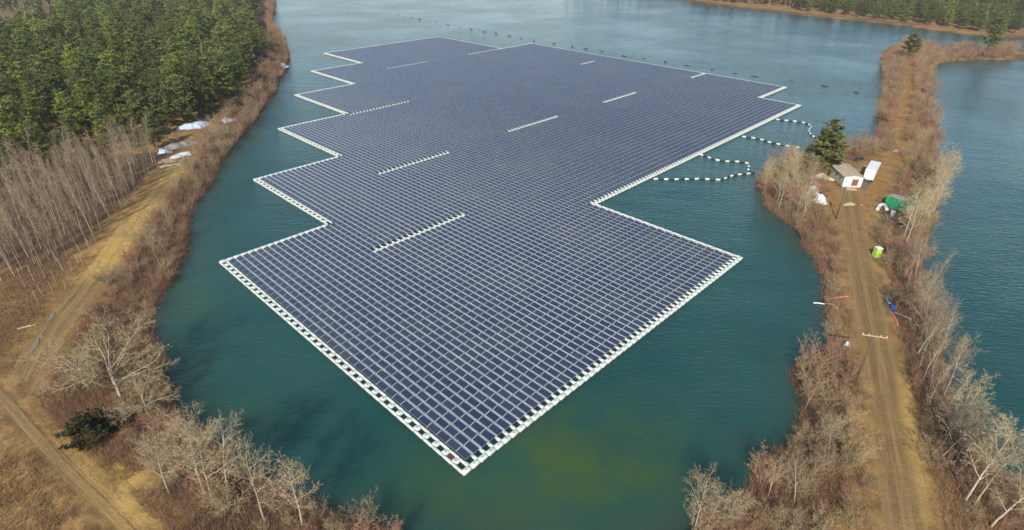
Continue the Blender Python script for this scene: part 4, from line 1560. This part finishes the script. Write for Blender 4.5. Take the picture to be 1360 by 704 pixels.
# heaps under tarpaulin: draped lumps with folds
def heap(name, label, cat, px, py, rx, ry, h, mat, rz=0.0, seed=0, peaks=3, n=26, group=None):
    rng = random.Random(seed)
    pk = [(rng.uniform(-.5, .5), rng.uniform(-.5, .5), rng.uniform(.5, 1), rng.uniform(.3, .55)) for _ in range(peaks)]
    vs, fs = [], []
    for i in range(n + 1):
        for j in range(n + 1):
            u, v = 2 * i / n - 1, 2 * j / n - 1
            r = math.hypot(u, v)
            a = math.atan2(v, u)
            edge = 1 + .16 * math.sin(3 * a + seed) + .1 * math.sin(7 * a + 2 * seed)
            uu, vv = u * math.sqrt(1 - v * v / 2) * edge, v * math.sqrt(1 - u * u / 2) * edge
            z = max(q[2] * math.exp(-(((u - q[0]) ** 2 + (v - q[1]) ** 2) / (q[3] * 1.15) ** 2) ** 2) for q in pk)
            z *= max(0, 1 - max(abs(u), abs(v)) ** 4)
            z += .07 * math.sin(9 * u + 5 * v + seed) * (1 - max(abs(u), abs(v)) ** 2) + .05 * rng.random()
            vs.append((uu * rx, vv * ry, max(z, .02) * h - (.12 if max(abs(u), abs(v)) > .99 else 0)))
    for i in range(n):
        for j in range(n):
            k = i * (n + 1) + j
            fs.append((k, k + n + 1, k + n + 2, k + 1))
    mb = MB(); mb.add(vs, fs, 0)
    o = link(name, mb.mesh(name, [mat], True), None, at(px, py), rz)
    tag(o, label, cat, group)
    return o


heap('wrapped_bundle', 'white wrapped bundle nearer the lone pine, upper of the two white bundles', 'bundle', 1080, 257, 1.9, 1.4, 2.3, M['tarp'], .6, 1, 3)
heap('wrapped_bundle', 'white wrapped bundle nearer the pole, lower of the two white bundles', 'bundle', 1088, 267, 2.2, 1.5, 2.0, M['tarp'], 1.4, 2, 4)
heap('covered_stack', 'low beige covered stack between the lone pine and the white bundles', 'stack', 1094, 236, 2.8, 1.6, 1.6, M['beige'], -.5, 3, 2)
heap('covered_stack', 'dark bluish covered stack behind the office hut', 'stack', 1138, 212, 2.0, 1.0, 1.0, M['rubber'], .3, 15, 3)
heap('dirt_mound', 'pale sandy mound in the yard where the dirt road starts', 'mound', 1132, 271, 2.6, 1.2, .5, M['lumber'], .2, 4, 2)
heap('rubble_heap', 'small pale heap where the orange path leaves the yard', 'heap', 1190, 201, 1.3, .8, .6, M['rubble'], .2, 5, 3)
heap('tarpaulin', 'large crumpled pale blue tarpaulin at the edge of the pinewood', 'tarpaulin', 259, 168, 5.4, 3.6, 1.5, M['bluetarp'], .9, 6, 5)
heap('tarpaulin', 'smaller crumpled white heap on the shore side of the young pine', 'tarpaulin', 303, 160, 2.4, 2.2, 1.7, M['tarp'], .2, 7, 3)
heap('rubble_heap', 'long grey rubble heap behind the pale lumber', 'heap', 242, 193, 5.5, 2.0, 1.3, M['rubble'], .75, 8, 5)
heap('tarpaulin', 'small bluish white tarpaulin at the end of the rubble heap', 'tarpaulin', 219, 202, 2.0, 1.5, 1.3, M['bluetarp'], .3, 9, 3)
heap('rubble_heap', 'tiny pale rubble heap on the orange ground past the blue tarpaulin', 'heap', 275, 181, 1.6, 1.1, .8, M['rubble'], .3, 12, 3)
heap('pale_boulder', 'pale bleached heap on the shore where the pinewood meets the water', 'heap', 352, 74, 2.8, 6.5, 1.6, M['rubble'], .1, 10, 4)
heap('pale_boulder', 'small white heap at the tip of the reddish shore thicket', 'heap', 377, 89, 2.2, 2.6, 1.8, M['tarp'], .1, 11, 3)

# pale lumber by the sandy track
for k in range(9):
    x0, y0 = 208 + random.uniform(0, 8), 213 + random.uniform(0, 10)
    a = at(x0, y0)
    mb = MB()
    ln = random.uniform(3.5, 6)
    mb.box((ln / 2, 0, .12), (ln, random.uniform(.2, .45), .2), 0, bevel=.03)
    o = link('lumber_beam', mb.mesh('lumber_beam', [M['white'] if k % 3 == 0 else M['lumber']]), None, a + Vector((0, 0, .12 * (k % 3))), random.gauss(.5, .18))
    tag(o, 'pale loose beam in the lumber pile at the head of the sandy track', 'beam', 'beams in the lumber pile')
for k in range(5):
    a = at(226 + k * 3.2, 212 - k * 1.6)
    mb = MB(); ln = random.uniform(2.5, 4)
    mb.box((ln / 2, 0, .3), (ln, .9, .5), 0, bevel=.1)
    o = link('pale_block', mb.mesh('pale_block', [M['tarp']]), None, a, random.gauss(.6, .3))
    tag(o, 'pale broken block in the row joining lumber pile and rubble heap', 'block', 'pale blocks beside the lumber pile')

# hoses and pipes around the dirt road
def hose(name, label, cat, pts, rad, mat, lift=.12, endcap=True):
    L = smooth_line([tuple(at(x, y))[:2] for x, y in pts], .5)
    z = np.maximum(height(L[:, 0], L[:, 1]), .02) + lift
    mb = MB()
    x0, y0 = L[0]
    mb.tube([(x - x0, y - y0, q - z[0]) for (x, y), q in zip(L, z)], rad, 8)
    o = link(name, mb.mesh(name, [mat], True), None, (x0, y0, z[0]))
    tag(o, label, cat)
    return o


hose('discharge_hose', 'white hose running out of the lake onto the bank', 'hose', [(1080, 403.2), (1088, 403.5), (1100, 404), (1107, 406), (1112, 411)], .12, M['white'])
hose('discharge_hose', 'faded red pipe lying across the bank towards the dirt road', 'pipe', [(1100, 398), (1112, 396), (1128, 394)], .17, M['pinkhose'])
hose('discharge_hose', 'faded red curved hose beside the blue drum', 'hose', [(1179, 406), (1181, 412), (1186, 419), (1190, 426), (1192, 433)], .18, M['pinkhose'])
hose('discharge_hose', 'pale blue looped hose above the blue drum', 'hose', [(1177, 393), (1178, 399), (1181, 404), (1183, 402), (1182, 397), (1179, 393)], .13, M['skyhose'])
hose('discharge_hose', 'white straight pipe running from the blue drum into the trees', 'pipe', [(1187, 417), (1198, 421), (1210, 426)], .13, M['white'], .3)
hose('discharge_hose', 'white arched pipe in front of the green container', 'pipe', [(1164, 281), (1167, 276), (1171, 274), (1175, 276), (1177, 281)], .42, M['white'], .45)
p = at(1185, 413)
dr = link('plastic_drum', None, None, p, .3)
tag(dr, 'bright blue plastic drum beside the dirt road', 'drum')
mb = MB(); mb.tube([(0, 0, 0), (0, 0, .06), (0, 0, .4), (0, 0, .5), (0, 0, .9), (0, 0, 1.0)], [.44, .5, .52, .48, .52, .42], 16)
part(mb, 'barrel', [M['blue']], dr, smooth=True)
mb = MB(); mb.tube([(0, 0, 1.0), (0, 0, 1.06)], .36, 16)
part(mb, 'lid', [M['blue']], dr)
p = at(1184, 288)
wp = link('white_tank', None, None, p)
tag(wp, 'small upright white tank in front of the green container', 'tank')
mb = MB(); mb.tube([(0, 0, 0), (0, 0, 1.5), (0, 0, 1.75)], [.48, .48, .2], 14)
part(mb, 'shell', [M['white']], wp, smooth=True)
mb = MB(); mb.tube([(0, 0, 1.75), (0, 0, 1.9)], .12, 8)
part(mb, 'cap', [M['grey']], wp)
heap('white_bag', 'small white bag on the bank between bay and dirt road', 'bag', 1126, 458, .6, .5, .7, M['tarp'], .4, 13, 2, 10)
heap('white_bag', 'pale sack under the trees past the small white tank', 'bag', 1205, 283, .9, .7, .8, M['tarp'], .4, 14, 2, 10)

# stakes of the young planting, fallen pale log, puddles
rng = random.Random(5)
k = 0
for x, y in [(128, 318), (119, 327), (107, 331), (112, 352), (104, 347), (96, 356), (92, 368), (84, 357), (81, 352), (76, 345), (74, 371), (66, 343), (60, 366), (54, 353), (46, 372), (40, 359), (34, 378), (70, 384), (56, 388), (88, 380), (28, 366), (50, 398)]:
    p = at(x, y + 3)
    mb = MB()
    h = rng.uniform(1.6, 2.6)
    dx, dy = rng.gauss(0, .12), rng.gauss(0, .12)
    mb.tube([(0, 0, -.2), (dx, dy, h)], [.055, .045], 6)
    o = link('planting_stake', mb.mesh('planting_stake', [M['lumber']]), None, p)
    tag(o, 'thin pale wooden stake standing in the grass beside the sandy track', 'stake', 'planting stakes beside the sandy track')
mb = MB()
mb.tube([(0, 0, .15), (1.5, .1, .2), (2.6, .0, .25)], [.16, .15, .08], 8)
mb.tube([(1.2, .1, .2), (1.8, .7, .4)], [.08, .04], 6)
o = link('fallen_log', mb.mesh('fallen_log', [M['lumber']]), None, at(24, 438), .45)
tag(o, 'bleached fallen log in the brown grass left of the sandy track', 'log')


def puddle(px, py, rx, ry, rz, label, seed):
    if not isinstance(rz, float):
        q0, q1 = at(px, py), at(*rz)
        rz = math.atan2(q1.y - q0.y, q1.x - q0.x)
    rng = random.Random(seed)
    ph = [rng.uniform(0, 6.28) for _ in range(3)]
    p = at(px, py)
    n = 40
    vs = [(0, 0, .0)]
    for k in range(n):
        a = 2 * math.pi * k / n
        r = 1 + .16 * math.sin(2 * a + ph[0]) + .12 * math.sin(3 * a + ph[1]) + .08 * math.sin(5 * a + ph[2])
        vs.append((math.cos(a) * rx * r, math.sin(a) * ry * r, 0))
    c, s = math.cos(rz), math.sin(rz)
    vs = [(x * c - y * s, x * s + y * c, hz(p.x + x * c - y * s, p.y + x * s + y * c) + .135 - p.z) for x, y, _ in vs]
    mb = MB(); mb.add(vs, [(0, k + 1, (k + 1) % n + 1) for k in range(n)], 0)
    tag(link('puddle', mb.mesh('puddle', [M['puddle']], True), None, p), label, kind='structure')


puddle(67, 424, 1.9, .38, (84, 402), 'narrow grey puddle in the rut of the sandy track', 1)
puddle(46, 460, 2.1, .42, (62, 436), 'long grey puddle where the track starts to bend', 2)
# ------------------------------------------------------------------ thin winter haze
hm = bpy.data.materials.new('haze_air')
hm.use_nodes = True
hn = hm.node_tree
hn.nodes.clear()
hv = hn.nodes.new('ShaderNodeVolumePrincipled')
hv.inputs['Color'].default_value = (.86, .93, 1.0, 1)
hv.inputs['Density'].default_value = HAZE
hv.inputs['Anisotropy'].default_value = 0.0
ho = hn.nodes.new('ShaderNodeOutputMaterial')
hn.links.new(hv.outputs[0], ho.inputs['Volume'])
mb = MB(); mb.box((0, 0, 28.5), (9000, 9000, 73), 0)
o = link('haze', mb.mesh('haze', [hm]))
tag(o, 'thin pale winter haze over the lake', kind='stuff')
print('objects', len(SC.objects), 'cells', len(cells), 'border', len(border), 'shrubs', len(allp))
